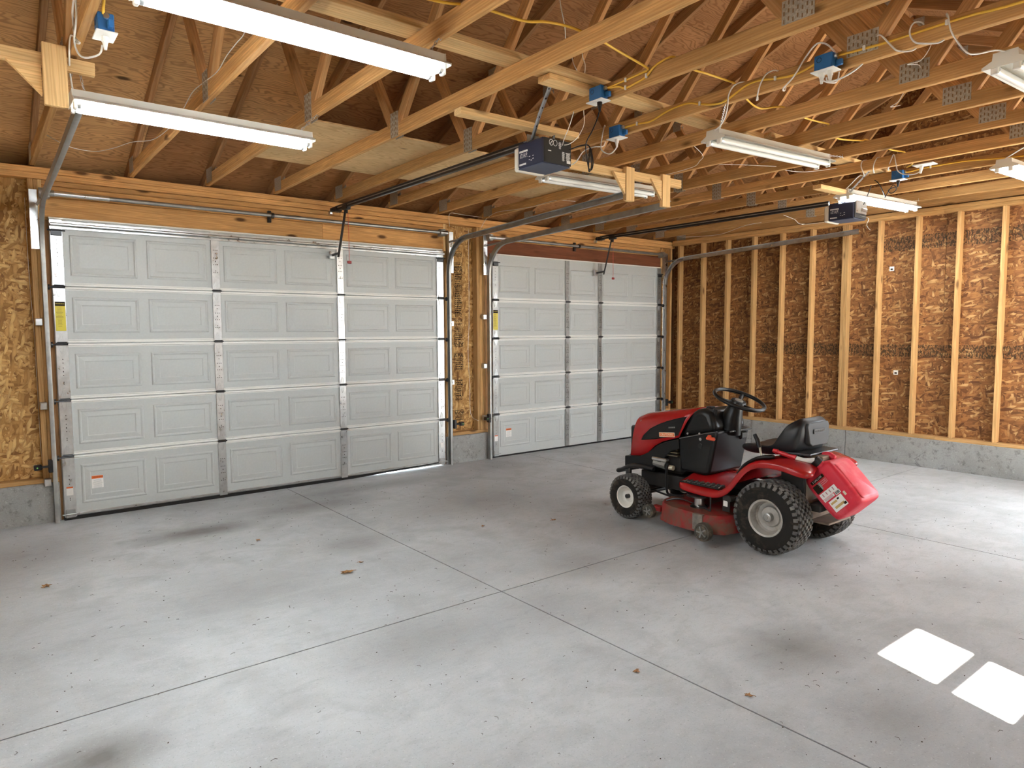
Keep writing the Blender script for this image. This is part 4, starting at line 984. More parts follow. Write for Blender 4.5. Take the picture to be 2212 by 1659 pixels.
cable('yellow cable waving along the chord between the two white plugged boxes', [(3.0, -3.345, 2.898), (3.016, -3.44, 2.902), (3.016, -3.56, 2.892), (3.016, -3.692, 2.922), (3.016, -3.783, 2.932), (3.016, -3.872, 2.928), (3.016, -3.941, 2.905), (3.016, -4.058, 2.875), (3.016, -4.138, 2.880), (3.016, -4.259, 2.925), (3.016, -4.347, 2.932), (3.016, -4.447, 2.913), (3.016, -4.57, 2.903), (3.005, -4.70, 2.925)])
cable('yellow cable stapled straight along the chord at the top right', [(3.0, -4.80, 2.925), (3.016, -4.913, 2.925), (3.016, -5.034, 2.920), (3.016, -5.21, 2.922), (3.016, -5.399, 2.922), (3.016, -5.592, 2.91), (3.016, -6.4, 2.90)])
cable('yellow cable stapled along the far chord behind the right lit light', [(6.05, -3.89, 2.92), (6.066, -3.936, 2.923), (6.066, -4.048, 2.932), (6.066, -4.333, 2.932), (6.066, -4.567, 2.909), (6.066, -4.762, 2.895), (6.066, -5.6, 2.89)])
cable('short yellow cable entering the upper left box from above', [(-0.04, -3.18, 2.875), (-0.045, -3.25, 2.91), (-0.05, -3.45, 2.965), (-0.05, -3.7, 2.97)])
for cb, (x, y, z) in ((YC[0], (2.409, -3.90, 2.928)), (YC[1], (2.409, -4.05, 2.908)), (YC[1], (2.409, -3.90, 2.886)), (YC[2], (3.0135, -3.95, 2.905)), (YC[2], (3.0135, -4.45, 2.913)), (YC[2], (3.0135, -3.45, 2.902)), (YC[3], (3.0135, -4.93, 2.925)), (YC[3], (3.0135, -5.3, 2.922)), (YC[4], (6.064, -4.09, 2.932))):
    obj('staple', MB().cbox((x-0.006, y, z), (0.012, 0.012, 0.024), 0.002), WHITE, cb)
# low voltage wires
LV = 'thin white wires'
def wire(label, pts, r=0.0018): cable(label, pts, WHITE, r, 'wire', 'bell_wire', LV)
wire('thin pale wire sagging across the plywood under the left light', [(-0.05, -0.6, 2.95), (0.026, -0.785, 2.86), (0.12, -0.672, 2.86), (0.252, -0.66, 2.86), (0.344, -0.843, 2.86), (0.419, -1.101, 2.86), (0.511, -1.23, 2.86), (0.542, -1.438, 2.86), (0.575, -1.70, 2.89)], 0.0022)
wire('thin pale wire climbing the chord beside the left lit lights', [(0.585, -1.83, 2.93), (0.585, -2.06, 2.975), (0.585, -2.31, 2.965), (0.583, -2.59, 2.945), (0.583, -2.77, 2.975), (0.583, -2.93, 2.985), (0.583, -3.06, 2.993), (0.585, -3.08, 3.06)], 0.0026)
wire('white wire dropping from the roof to the left of the nearer opener', [(1.86, -3.93, 3.45), (1.86, -3.95, 3.2), (1.86, -3.99, 3.04), (1.95, -3.9, 3.0), (2.2, -3.66, 3.09), (2.32, -3.55, 3.14), (2.339, -3.55, 3.098), (2.377, -3.55, 3.054), (2.40, -3.55, 3.01), (2.42, -3.50, 2.96), (2.42, -3.46, 2.86), (2.404, -3.44, 2.78), (2.40, -3.40, 2.715), (2.43, -3.35, 2.69)], 0.0026)
wire('white wire looping from above into the back of the nearer opener', [(2.45, -3.5, 3.3), (2.504, -3.45, 3.221), (2.528, -3.45, 3.171), (2.52, -3.45, 3.086), (2.525, -3.43, 3.03), (2.542, -3.42, 2.93), (2.551, -3.42, 2.833), (2.523, -3.42, 2.772), (2.483, -3.42, 2.723), (2.444, -3.40, 2.690), (2.45, -3.345, 2.695)], 0.0026)
wire('thin wire over the header between the two doors', [(3.806, 0.035, 2.72), (3.808, 0.035, 2.86), (3.95, 0.0, 2.858), (4.23, -0.02, 2.85)], 0.002)
wire('thin wire hanging beside the left track of the narrow door', [(4.25, 0.045, 2.74), (4.30, 0.03, 2.83), (4.22, -0.18, 2.85), (4.16, -0.42, 2.855), (4.20, -0.644, 2.85), (4.235, -0.916, 2.85), (4.24, -1.271, 2.86), (4.398, -1.40, 2.85)], 0.0022)
wire('thin white wire swinging under the chords above the right track', [(7.3, -0.4, 2.86), (7.358, -0.451, 2.83), (7.514, -0.684, 2.83), (7.525, -0.974, 2.83), (7.26, -1.488, 2.85), (7.24, -1.737, 2.86)], 0.0022)
wire('thin white wire drooping left of the farther opener', [(6.95, -2.2, 2.86), (7.05, -2.28, 2.81), (7.30, -2.25, 2.78), (7.2, -2.7, 2.76), (6.6, -3.1, 2.72), (6.25, -3.30, 2.70)], 0.0022)
wire('thin white wire on the chord right of the hanger posts', [(4.20, -2.6, 2.858), (4.20, -2.694, 2.856), (4.20, -2.899, 2.862), (4.18, -3.039, 2.868), (4.05, -3.177, 2.86), (3.96, -3.272, 2.88), (3.70, -3.3, 2.96)], 0.0022)
wire('thin white wire spanning two chords behind the middle unlit light', [(4.30, -3.06, 2.90), (4.439, -3.138, 2.90), (4.561, -3.211, 2.90), (4.85, -3.36, 2.90)], 0.0022)
wire('thin white wire spanning two chords under the middle unlit light', [(4.9, -3.30, 2.93), (5.056, -3.337, 2.90), (5.25, -3.42, 2.90), (5.45, -3.57, 2.93)], 0.0022)
wire('thin wire hanging from the far opener', [(6.10, -3.48, 2.60), (6.10, -3.559, 2.564), (6.10, -3.544, 2.51), (6.10, -3.558, 2.479), (6.10, -3.58, 2.455)], 0.0022)
wire('thin wire dropping between the chords near the top right', [(3.30, -5.142, 2.99), (3.30, -5.112, 2.924), (3.31, -5.071, 2.89), (3.34, -5.0, 2.90), (3.62, -4.95, 2.965), (3.90, -4.759, 2.95), (3.90, -4.721, 2.893), (3.92, -4.67, 2.88), (4.22, -4.6, 2.965)], 0.0022)
wire('thin wire tacked to the sheathing left of the wide door', [(-0.14, WY+0.075, 2.60), (-0.14, WY+0.075, 2.1), (-0.135, WY+0.07, 1.8), (-0.128, WY+0.06, 1.5), (-0.128, WY+0.055, 1.0), (-0.128, WY+0.055, 0.6), (-0.12, WY-0.01, 0.44)], 0.0020)
wire('thin wire tacked to the pillar between the two doors', [(4.122, WY+0.07, 2.72), (4.122, WY+0.07, 2.0), (4.118, WY+0.07, 1.6), (4.105, WY+0.075, 1.3), (4.12, WY+0.07, 0.9), (4.126, WY+0.06, 0.55), (4.18, WY-0.02, 0.47)], 0.0020)
cord(op1, [(2.372, -3.73, 2.80), (2.40, -3.68, 2.76), (2.44, -3.60, 2.72), (2.42, -3.57, 2.65), (2.45, -3.55, 2.57), (2.465, -3.55, 2.515), (2.488, -3.55, 2.512), (2.50, -3.55, 2.56), (2.475, -3.55, 2.64), (2.468, -3.545, 2.54), (2.478, -3.54, 2.50), (2.492, -3.545, 2.54), (2.47, -3.55, 2.645), (2.45, -3.50, 2.66), (2.47, -3.38, 2.665), (2.49, -3.345, 2.67)], BLK, 0.004)
cord(op2, [(6.03, -3.84, 2.80), (6.0, -3.80, 2.79), (5.99, -3.775, 2.77), (6.0, -3.80, 2.745), (6.01, -3.835, 2.775), (6.0, -3.81, 2.815), (5.99, -3.77, 2.75), (6.0, -3.745, 2.72), (6.03, -3.73, 2.74), (6.06, -3.66, 2.86), (6.08, -3.60, 2.90), (6.10, -3.56, 2.82), (6.12, -3.50, 2.70)], BLK, 0.004)

# ------------------------------------------------------------------ riding mower  (local: x right, y forward, z up)
mw = thing('riding_mower', 'red and black riding lawn mower with dirty tyres parked on the concrete', 'riding mower', (4.03, -4.07, 0.0))
def wheel(x, y, R, wd, rimr, side, rimmat, nl, cols, hubm):
    """side=-1: outer face towards -x"""
    c = (x, y, R); h = wd/2; Rb = R-0.009
    prof = [(rimr*0.98, -h*0.72), (rimr*1.06, -h*0.86), (rimr*1.35, -h*0.99), (Rb*0.86, -h*1.0), (Rb*0.955, -h*0.90), (Rb*0.992, -h*0.70), (Rb, 0), (Rb*0.992, h*0.70), (Rb*0.955, h*0.90), (Rb*0.86, h*1.0), (rimr*1.35, h*0.99), (rimr*1.06, h*0.86), (rimr*0.98, h*0.72)]
    ty = obj('rear_tyre' if R > 0.2 else 'front_tyre', MB().lathe(prof+[prof[0]], 'x', c, 48, cap=False), TYRE, mw, smooth=60)
    m = MB()
    for k in range(nl):
        for j in range(cols):
            u = (j+0.5)/cols*2-1; a0 = 2*PI*(k+0.5*(j % 2))/nl; da = 2*PI/nl*0.355
            rr = Rb*(1-0.010*abs(u)**3)-0.004; uw = h*0.86/cols*1.72/2
            def P(da_, du, dr): 
                a = a0+da_; r_ = rr+dr - (0.012*max(0, abs(u*h*0.84+du)/h-0.62))
                return (c[0]+u*h*0.84+du, c[1]+r_*math.cos(a), c[2]+r_*math.sin(a))
            poly = [(-da, -uw), (-da*0.45, 0), (-da, uw), (da*0.75, uw), (da*1.25, 0), (da*0.75, -uw)]
            m.loft([[P(p, q, 0) for p, q in poly], [P(p*0.93, q*0.93, 0.0125) for p, q in poly]])
        for sx in (-1, 1):
            a0 = 2*PI*(k+0.25)/nl; da = 2*PI/nl*0.28; rr = Rb*0.985
            m.loft([[(c[0]+sx*h*hh, c[1]+r_*math.cos(a0+q), c[2]+r_*math.sin(a0+q)) for (q, r_, hh) in ((-da, rr*0.885, 1.0), (da, rr*0.885, 1.0), (da, rr*0.99, 0.86), (-da, rr*0.99, 0.86))],
                    [(c[0]+sx*h*hh, c[1]+r_*math.cos(a0+q), c[2]+r_*math.sin(a0+q)) for (q, r_, hh) in ((-da, rr*0.90, 1.03), (da, rr*0.90, 1.03), (da, rr*1.0, 0.90), (-da, rr*1.0, 0.90))]])
    obj('tread_lugs', m, LUG, ty, kind='stuff')
    s = side
    rim = obj('rim', MB().lathe([(rimr*0.93, s*h*0.60), (rimr*0.95, s*h*0.84), (rimr*1.04, s*h*0.90), (rimr*1.08, s*h*0.84), (rimr*1.0, s*h*0.70), (rimr*0.96, -s*h*0.70), (rimr*0.90, -s*h*0.66), (rimr*0.86, s*h*0.15), (rimr*0.93, s*h*0.60)], 'x', c, 40, cap=False), rimmat, ty, smooth=35)
    obj('wheel_disc', MB().lathe([(rimr*0.89, s*h*0.30), (rimr*0.80, s*h*0.16), (rimr*0.60, s*h*0.12), (rimr*0.54, s*h*0.24), (rimr*0.30, s*h*0.28), (0.0, s*h*0.28)], 'x', c, 40, cap=False), rimmat, ty, smooth=30)
    obj('hub_cap', MB().lathe([(0.0, s*h*0.25), (hubm, s*h*0.25), (hubm, s*h*0.62), (hubm*0.7, s*h*0.66), (0, s*h*0.66)], 'x', c, 20).cyl((c[0]+s*h*0.60, c[1], c[2]), (c[0]+s*h*0.72, c[1], c[2]), 0.008, n=6), BLKM if R < 0.2 else GALVD, ty)
for sx in (-1, 1):
    wheel(sx*0.305, 0.0, 0.254, 0.205, 0.122, sx, RIMG, 34, 7, 0.030)
    wheel(sx*0.372, 1.23, 0.180, 0.150, 0.086, sx, RIMW, 30, 7, 0.018)
# chassis, axles, engine, underparts
obj('chassis', MB().cbox((0, 0.50, 0.335), (0.36, 1.55, 0.05), 0.008).cbox((-0.17, 0.98, 0.31), (0.03, 0.60, 0.11), 0.004).cbox((0.17, 0.98, 0.31), (0.03, 0.60, 0.11), 0.004).cbox((0, 0.02, 0.36), (0.30, 0.34, 0.18), 0.01), CHAS, mw)
obj('transaxle', MB().cbox((0, 0.0, 0.254), (0.20, 0.20, 0.16), 0.03).cyl((-0.26, 0, 0.254), (0.26, 0, 0.254), 0.024, n=12), CHAS, mw)
obj('front_axle', MB().cbox((0, 1.23, 0.235), (0.56, 0.06, 0.06), 0.008).cyl((-0.33, 1.23, 0.18), (0.33, 1.23, 0.18), 0.018, n=10).cyl((-0.27, 1.23, 0.17), (-0.27, 1.23, 0.30), 0.022, n=10).cyl((0.27, 1.23, 0.17), (0.27, 1.23, 0.30), 0.022, n=10), CHAS, mw)
e = obj('engine_block', MB().cbox((0, 1.02, 0.52), (0.36, 0.34, 0.28), 0.03).cbox((0.0, 1.22, 0.44), (0.30, 0.22, 0.16), 0.02), CHAS, mw)
obj('cooling_fins', MB().cbox((-0.20, 0.93, 0.56), (0.05, 0.11, 0.010), 0.002).cbox((-0.20, 0.93, 0.585), (0.05, 0.11, 0.010), 0.002).cbox((-0.20, 0.93, 0.61), (0.05, 0.11, 0.010), 0.002).cbox((-0.20, 0.93, 0.535), (0.05, 0.11, 0.010), 0.002), plain('olive_alloy', (0.16, 0.14, 0.09), 0.5, 0.5) if 'olive_alloy' not in MATS else MATS['olive_alloy'], e)
obj('muffler', MB().cyl((-0.21, 1.11, 0.455), (-0.21, 0.99, 0.445), 0.034, n=14).cyl((-0.22, 0.985, 0.47), (-0.22, 1.09, 0.485), 0.016, n=10), GALVD, mw)
obj('exhaust_shield', MB().cbox((-0.215, 1.05, 0.49), (0.06, 0.15, 0.03), 0.008), GALV, mw)
obj('fuel_filter', MB().cyl((-0.215, 0.96, 0.435), (-0.215, 0.92, 0.435), 0.020, n=10), CREAM, mw)
obj('lift_linkage', MB().tube([(-0.235, 0.96, 0.47), (-0.24, 0.97, 0.38), (-0.24, 0.96, 0.24), (-0.24, 0.90, 0.225), (-0.24, 0.80, 0.235)], 0.010, 6, smooth=4).tube([(-0.20, 1.15, 0.22), (-0.21, 0.95, 0.20), (-0.22, 0.70, 0.20)], 0.008, 6), BLKM, mw)
obj('front_bumper', MB().tube([(-0.24, 1.10, 0.40), (-0.245, 1.30, 0.405), (-0.24, 1.45, 0.345), (-0.20, 1.50, 0.33), (0.20, 1.50, 0.33), (0.24, 1.45, 0.345), (0.245, 1.30, 0.405), (0.24, 1.10, 0.40)], 0.020, 8, smooth=4).cbox((-0.24, 1.37, 0.34), (0.03, 0.05, 0.12), 0.005).cbox((0.24, 1.37, 0.34), (0.03, 0.05, 0.12), 0.005), BLKM, mw, smooth=50)
# hood
HS = [(1.44, 0.130, 0.470, 0.735), (1.425, 0.185, 0.468, 0.785), (1.385, 0.212, 0.470, 0.812), (1.27, 0.226, 0.485, 0.842), (1.18, 0.230, 0.520, 0.860), (1.07, 0.233, 0.595, 0.880), (0.975, 0.235, 0.640, 0.898), (0.87, 0.236, 0.672, 0.916), (0.80, 0.236, 0.690, 0.925)]
rings = []
for i, (f, wd, zb, zt) in enumerate(HS):
    ring = []; fw = max(0, 1-i/3.0); rw = max(0, (i-4)/4.0)
    for k in range(25):
        a = PI-PI*k/24; cs, sn = math.cos(a), math.sin(a)
        x = wd*math.copysign(abs(cs)**0.42, cs); z = zb+(zt-zb)*abs(sn)**0.62
        y = f-fw*(max(0, z-0.50)*0.34+(x/wd)**2*0.035)-rw*(z-0.70)*0.52+rw*0.05
        ring.append((x, y, z))
    rings.append(ring)
hm = MB().loft(rings, closed=False, cap=False)
n = 25; hm.f.append(tuple(range(n)))
hood = obj('hood', hm, RED, mw, smooth=50)
sm = hood.modifiers.new('solid', 'SOLIDIFY'); sm.thickness = 0.006; sm.offset = -1
VENT = [(1.24, 0.627), (1.216, 0.668), (1.143, 0.734), (1.06, 0.775), (0.978, 0.808), (0.86, 0.845), (0.795, 0.860), (0.845, 0.740), (0.862, 0.706), (1.10, 0.648)]
for sx in (-1, 1):
    v = obj('hood_vent', MB().prism(VENT, 'x', sx*0.205, sx*0.2395), BLK, hood, bevel=0.004)
    obj('vent_slot', MB().prism([(1.17, 0.685), (1.09, 0.742), (0.98, 0.785), (0.87, 0.818), (0.885, 0.785), (0.98, 0.755), (1.03, 0.715), (1.06, 0.690)], 'x', sx*0.2392, sx*0.2402), RUBBER, hood)
    obj('side_skirt', MB().prism([(1.42, 0.470), (1.24, 0.494), (1.165, 0.532), (1.07, 0.606), (0.975, 0.648), (0.862, 0.680), (0.85, 0.600), (0.93, 0.572), (0.985, 0.528), (1.04, 0.45), (1.10, 0.415), (1.20, 0.385), (1.42, 0.366)], 'x', sx*0.17, sx*0.236), BLK, hood, bevel=0.008)
obj('grille', MB().prism([(-0.20, 1.40), (-0.15, 1.448), (0.15, 1.448), (0.20, 1.40), (0.20, 1.30), (-0.20, 1.30)], 'z', 0.366, 0.470).prism([(-0.19, 1.39), (-0.13, 1.436), (0.13, 1.436), (0.19, 1.39), (0.17, 1.35), (-0.17, 1.35)], 'z', 0.47, 0.72), BLK, hood, bevel=0.006)
for sx in (-1, 1):
    obj('headlight', MB().loft([[(sx*0.08, 1.392, 0.70), (sx*0.195, 1.335, 0.70), (sx*0.188, 1.285, 0.785), (sx*0.08, 1.35, 0.79)], [(sx*0.08, 1.36, 0.70), (sx*0.18, 1.31, 0.70), (sx*0.17, 1.27, 0.785), (sx*0.08, 1.32, 0.79)]]), LENS, hood)
B = WM[mw.name].translation
bq = obj('badge', MB().cbox((-0.2402, 0.970, 0.7005), (0.003, 0.155, 0.036), 0.001, Matrix.Translation((-0.24, 0.97, 0.7)) @ Matrix.Rotation(-0.09, 4, 'X') @ Matrix.Translation((0.24, -0.97, -0.7))), CREAMT, hood)
obj('badge_field', MB().cbox((-0.2416, 0.970, 0.7005), (0.003, 0.145, 0.027), 0.0005, Matrix.Translation((-0.24, 0.97, 0.7)) @ Matrix.Rotation(-0.09, 4, 'X') @ Matrix.Translation((0.24, -0.97, -0.7))), ORANGE, hood)
text('badge_lettering', 'CRAFTSMAN', 0.0255, CREAMT, hood, face((B.x-0.2434, B.y+0.970, 0.7005), (0, -1, 0.09), (0, 0.09, 1)), 0.0006, sx=0.86)
m = MB()
for k in range(6): m.box((-0.2402, 0.950-k*0.011, 0.760+k*0.0014), (0.0012, 0.007, 0.011))
obj('model_mark', m, GALVD, hood, kind='stuff')
# dash and steering
ds = obj('dash_upper', MB().prism([(0.862, 0.690), (0.830, 0.800), (0.775, 0.885), (0.715, 0.925), (0.650, 0.935), (0.590, 0.905), (0.555, 0.830), (0.540, 0.755)], 'x', -0.210, 0.210), BLK, mw, bevel=0.045, smooth=40)
dl = obj('dash_lower', MB().prism([(0.868, 0.690), (0.865, 0.600), (0.845, 0.430), (0.620, 0.425), (0.575, 0.440), (0.510, 0.772), (0.560, 0.775)], 'x', -0.222, 0.200), BLK, mw, bevel=0.018, smooth=40)
obj('seam_strip', MB().tube([(-0.2245, 0.860, 0.683), (-0.2245, 0.74, 0.715), (-0.2245, 0.63, 0.745), (-0.2225, 0.515, 0.772)], 0.003, 6), plain('grey_edge', (0.16, 0.16, 0.16), 0.4), dl)
obj('panel_recess', MB().prism([(0.66, 0.66), (0.665, 0.47), (0.61, 0.46), (0.565, 0.66)], 'x', -0.2225, -0.2235), RUBBER, dl)
for (yy, zz, rr, mt) in ((0.66, 0.700, 0.011, GALV), (0.662, 0.648, 0.020, BLKM), (0.78, 0.730, 0.008, GALV), (0.67, 0.742, 0.008, GALV)):
    obj('dash_button', MB().lathe([(0, -0.004), (rr, -0.004), (rr, 0.003), (0, 0.003)], 'x', (-0.2235 if zz < 0.76 else -0.225, yy, zz), 14), mt, dl)
obj('clutch_lever', MB().cbox((-0.228, 0.565, 0.715), (0.022, 0.080, 0.026), 0.008).cbox((-0.228, 0.575, 0.733), (0.014, 0.035, 0.020), 0.006), plain('orange_plastic', (0.75, 0.10, 0.04), 0.45), dl)
obj('cup_lip', MB().cbox((0.03, 0.497, 0.765), (0.30, 0.04, 0.014), 0.005).cbox((0.10, 0.505, 0.72), (0.09, 0.035, 0.06), 0.012), BLK, dl)
obj('throttle_knob', MB().cyl((-0.14, 0.60, 0.885), (-0.145, 0.585, 0.935), 0.020, 0.016, 10).cbox((-0.10, 0.66, 0.935), (0.06, 0.05, 0.02), 0.006), BLKM, ds)
obj('steering_column', MB().tube([(0, 0.555, 0.74), (0, 0.535, 0.86), (0, 0.51, 0.93), (0, 0.49, 0.97)], [0.085, 0.078, 0.062, 0.040], 16, smooth=3), BLK, mw, smooth=50)
St = Matrix.Translation((0, 0.480, 0.992)) @ Matrix.Rotation(math.radians(21), 4, 'X')
sw = obj('steering_wheel', MB().tube([(0.190*math.cos(2*PI*k/40), 0.190*math.sin(2*PI*k/40), 0.012) for k in range(40)], 0.0145, 10, closed=True, M=St), BLK, mw, smooth=True)
obj('wheel_hub', MB().lathe([(0, -0.045), (0.050, -0.045), (0.062, -0.012), (0.055, 0.004), (0, 0.006)], 'z', (0, 0, 0), 20, M=St), BLK, sw, smooth=40)
for a in (0.15*PI, 0.85*PI, 1.5*PI):
    obj('spoke', MB().tube([(0.04*math.cos(a), 0.04*math.sin(a), -0.015), (0.12*math.cos(a), 0.12*math.sin(a), -0.006), (0.19*math.cos(a), 0.19*math.sin(a), 0.010)], 0.016, 8, flat=0.5, M=St), BLK, sw, smooth=True)
obj('hub_emblem', MB().lathe([(0, 0.0), (0.034, 0.0), (0.032, 0.009), (0, 0.010)], 'z', (0, 0, 0), 18, M=St), GALVD, sw)
# fender and footrests
FT = [(0.775, 0.388, 0.30), (0.745, 0.394, 0.38), (0.68, 0.390, 0.418), (0.58, 0.382, 0.426), (0.45, 0.376, 0.426), (0.37, 0.380, 0.424), (0.315, 0.412, 0.418), (0.265, 0.485, 0.408), (0.215, 0.560, 0.398), (0.15, 0.620, 0.390), (0.06, 0.650, 0.385), (-0.06, 0.660, 0.382), (-0.12, 0.656, 0.378), (-0.175, 0.645, 0.362), (-0.205, 0.630, 0.335), (-0.215, 0.608, 0.31)]
rings = []
for i, (f, z, hw) in enumerate(FT):
    a = FT[max(i-1, 0)]; b = FT[min(i+1, len(FT)-1)]
    ny, nz = -(b[1]-a[1]), (b[0]-a[0]); L = math.hypot(ny, nz) or 1; ny, nz = ny/L, nz/L
    if nz < 0: ny, nz = -ny, -nz
    ring = []
    for (u, d) in ((-1.0, 0.058), (-1.005, 0.036), (-0.995, 0.018), (-0.96, 0.008), (-0.90, 0.004), (-0.72, 0.0), (-0.45, 0.0), (0.45, 0.0), (0.72, 0.0), (0.90, 0.004), (0.96, 0.008), (0.995, 0.018), (1.005, 0.036), (1.0, 0.058)):
        lift = 0
        if f > 0.34 and abs(u) < 0.5: lift = 0.05
        ring.append((u*hw, f-ny*d-0.085*u*u*min(1.0, max(0.0, (-f-0.06)/0.14)), z-nz*d+lift-0.030*u*u*min(1.0, max(0.0, (-f-0.04)/0.14))))
    rings.append(ring)
fd = obj('fender', MB().loft(rings, closed=False, cap=False), RED, mw, smooth=60)
sm = fd.modifiers.new('solid', 'SOLIDIFY'); sm.thickness = 0.007; sm.offset = -1
fd.modifiers.new('subd', 'SUBSURF').levels = 1; fd.modifiers['subd'].render_levels = 1
for sx in (-1, 1):
    obj('footrest_pad', MB().cbox((sx*0.325, 0.55, 0.386), (0.125, 0.34, 0.012), 0.004), RUBBER, fd)
    m = MB()
    for k in range(15): m.box((sx*0.325, 0.40+k*0.0215, 0.3935), (0.115, 0.006, 0.005), Matrix.Translation((sx*0.325, 0.40+k*0.0215, 0)) @ Matrix.Rotation(0.35*sx*(1 if k % 2 else -1), 4, 'Z') @ Matrix.Translation((-sx*0.325, -0.40-k*0.0215, 0)))
    obj('pad_ribs', m, GALVD, fd, kind='stuff')
obj('fender_trim', MB().tube([(-0.33, 0.245, 0.520), (-0.33, 0.19, 0.590), (-0.325, 0.10, 0.645), (-0.31, 0.0, 0.668)], 0.030, 8, smooth=4, flat=0.5), BLK, fd, smooth=True)
lv = obj('gear_lever', MB().tube([(-0.28, 0.105, 0.640), (-0.275, 0.125, 0.715)], 0.008, 8), CREAM, mw)
obj('lever_grip', MB().tube([(-0.285, 0.122, 0.712), (-0.28, 0.142, 0.765), (-0.278, 0.165, 0.800)], [0.016, 0.015, 0.013], 10), BLK, lv, smooth=50)
# rear parts
obj('rear_plate', MB().cbox((-0.06, -0.150, 0.430), (0.24, 0.006, 0.19), 0.002).cbox((-0.175, -0.13, 0.47), (0.006, 0.05, 0.12), 0.002), CREAM, mw)
obj('rear_frame', MB().cbox((-0.20, -0.09, 0.49), (0.012, 0.18, 0.22), 0.003).cbox((0.20, -0.09, 0.49), (0.012, 0.18, 0.22), 0.003).cbox((0, -0.08, 0.57), (0.40, 0.10, 0.02), 0.003).cyl((-0.205, -0.165, 0.60), (-0.205, -0.165, 0.40), 0.008, n=8), CHAS, mw)
obj('drawbar', MB().cbox((0, -0.25, 0.235), (0.30, 0.14, 0.014), 0.003).cbox((0, -0.19, 0.31), (0.34, 0.012, 0.13), 0.003), plain('rusty_steel', (0.20, 0.15, 0.11), 0.7, 0.2, var=0.3, scale=14), mw)
obj('timber_block', MB().cbox((-0.05, -0.215, 0.664), (0.17, 0.08, 0.034), 0.004), W_OLD, mw)
# seat
SP = [(0.330, 0.648, 0.165), (0.350, 0.672, 0.190), (0.335, 0.698, 0.205), (0.28, 0.714, 0.215), (0.20, 0.714, 0.222), (0.12, 0.712, 0.228), (0.06, 0.722, 0.230), (0.025, 0.757, 0.228), (-0.005, 0.805, 0.224), (-0.035, 0.860, 0.214), (-0.058, 0.898, 0.200), (-0.080, 0.922, 0.175), (-0.112, 0.926, 0.165), (-0.142, 0.910, 0.190), (-0.155, 0.868, 0.205), (-0.145, 0.795, 0.216), (-0.125, 0.725, 0.218), (-0.09, 0.684, 0.210), (-0.02, 0.664, 0.200), (0.10, 0.650, 0.190), (0.22, 0.640, 0.175), (0.29, 0.640, 0.165)]
rings = []
for k in range(13):
    u = k/12*2-1; ring = []
    for (f, z, hw) in SP:
        dish = 0.0
        e_ = abs(u)**3
        zz, ff = z, f
        top = z > 0.64 and f > 0.05
        if top and z > 0.69: zz = z+0.020*e_-0.006
        if f <= 0.05 and z > 0.70 and f > -0.075: ff = f+0.050*u*u-0.01
        if f < -0.10: ff = f+0.030*u*u
        pinch = 1-0.10*max(0, abs(u)-0.8)/0.2
        cz = 0.76
        k_ = 0.0 if abs(u) < 0.8 else (0.05 if abs(u) < 0.9 else 0.26)
        c_ = (0.17, 0.682) if f > 0.05 else ((-0.06, 0.80) if z > 0.70 else (-0.02, 0.70))
        ring.append((u*hw, ff+(c_[0]-ff)*k_*0.55, zz+(c_[1]-zz)*k_))
    rings.append(ring)
sm_ = MB().loft(rings, cap=False)
for b0 in (0, 12*22): sm_.f += [(b0+i, b0+i+1, b0+20-i, b0+21-i) for i in range(10)]
seat = obj('seat', sm_, SEATM, mw, smooth=True, subd=2)
obj('seat_back_panel', MB().prism([(-0.125, 0.755), (-0.145, 0.87), (-0.130, 0.895), (0.130, 0.895), (0.145, 0.87), (0.125, 0.755), (0.095, 0.735), (-0.095, 0.735)], 'y', -0.158, -0.120, Matrix.Translation((0, -0.15, 0.80)) @ Matrix.Rotation(math.radians(-4), 4, 'X') @ Matrix.Translation((0, 0.15, -0.80))), SEATP, seat, bevel=0.008)
lb = obj('seat_lettering_frame', MB().cbox((0.0, -0.160, 0.835), (0.155, 0.004, 0.034), 0.002), SEATM, seat)
text('seat_lettering', 'CRAFTSMAN', 0.024, plain('worn_grey', (0.13, 0.125, 0.12), 0.6), seat, face((B.x, B.y-0.1628, 0.835), (1, 0, 0), (0, 0, 1)), 0.001, sx=0.92)
obj('seat_base', MB().prism([(-0.18, 0.26), (0.18, 0.26), (0.22, -0.06), (0.19, -0.20), (-0.19, -0.20), (-0.22, -0.06)], 'z', 0.682, 0.698), BLKM, mw, bevel=0.006)
obj('seat_spring', MB().cbox((0, 0.06, 0.668), (0.26, 0.28, 0.03), 0.01), BLKM, mw)
# cutting deck
OUT = [(-0.53, 0.36), (-0.545, 0.52), (-0.53, 0.70), (-0.48, 0.82), (-0.38, 0.90), (-0.24, 0.93), (0.0, 0.88), (0.24, 0.93), (0.38, 0.90), (0.48, 0.80), (0.52, 0.65), (0.52, 0.40), (0.44, 0.27), (0.24, 0.22), (-0.24, 0.22), (-0.46, 0.27)]
def deck_ring(sc, z): return [(x*sc, 0.57+(y-0.57)*sc, z) for x, y in OUT]
dk = obj('mower_deck', MB().loft([deck_ring(1.015, 0.088), deck_ring(1.0, 0.10), deck_ring(0.985, 0.195), deck_ring(0.955, 0.215), deck_ring(0.72, 0.222), deck_ring(0.5, 0.222)]), REDD, mw, smooth=35)
obj('deck_bracket', MB().cbox((-0.537, 0.445, 0.155), (0.010, 0.085, 0.115), 0.003).cbox((-0.50, 0.445, 0.212), (0.08, 0.085, 0.006), 0.002), plain('muddy_steel', (0.22, 0.19, 0.16), 0.7, 0.3, var=0.3, scale=25), dk)
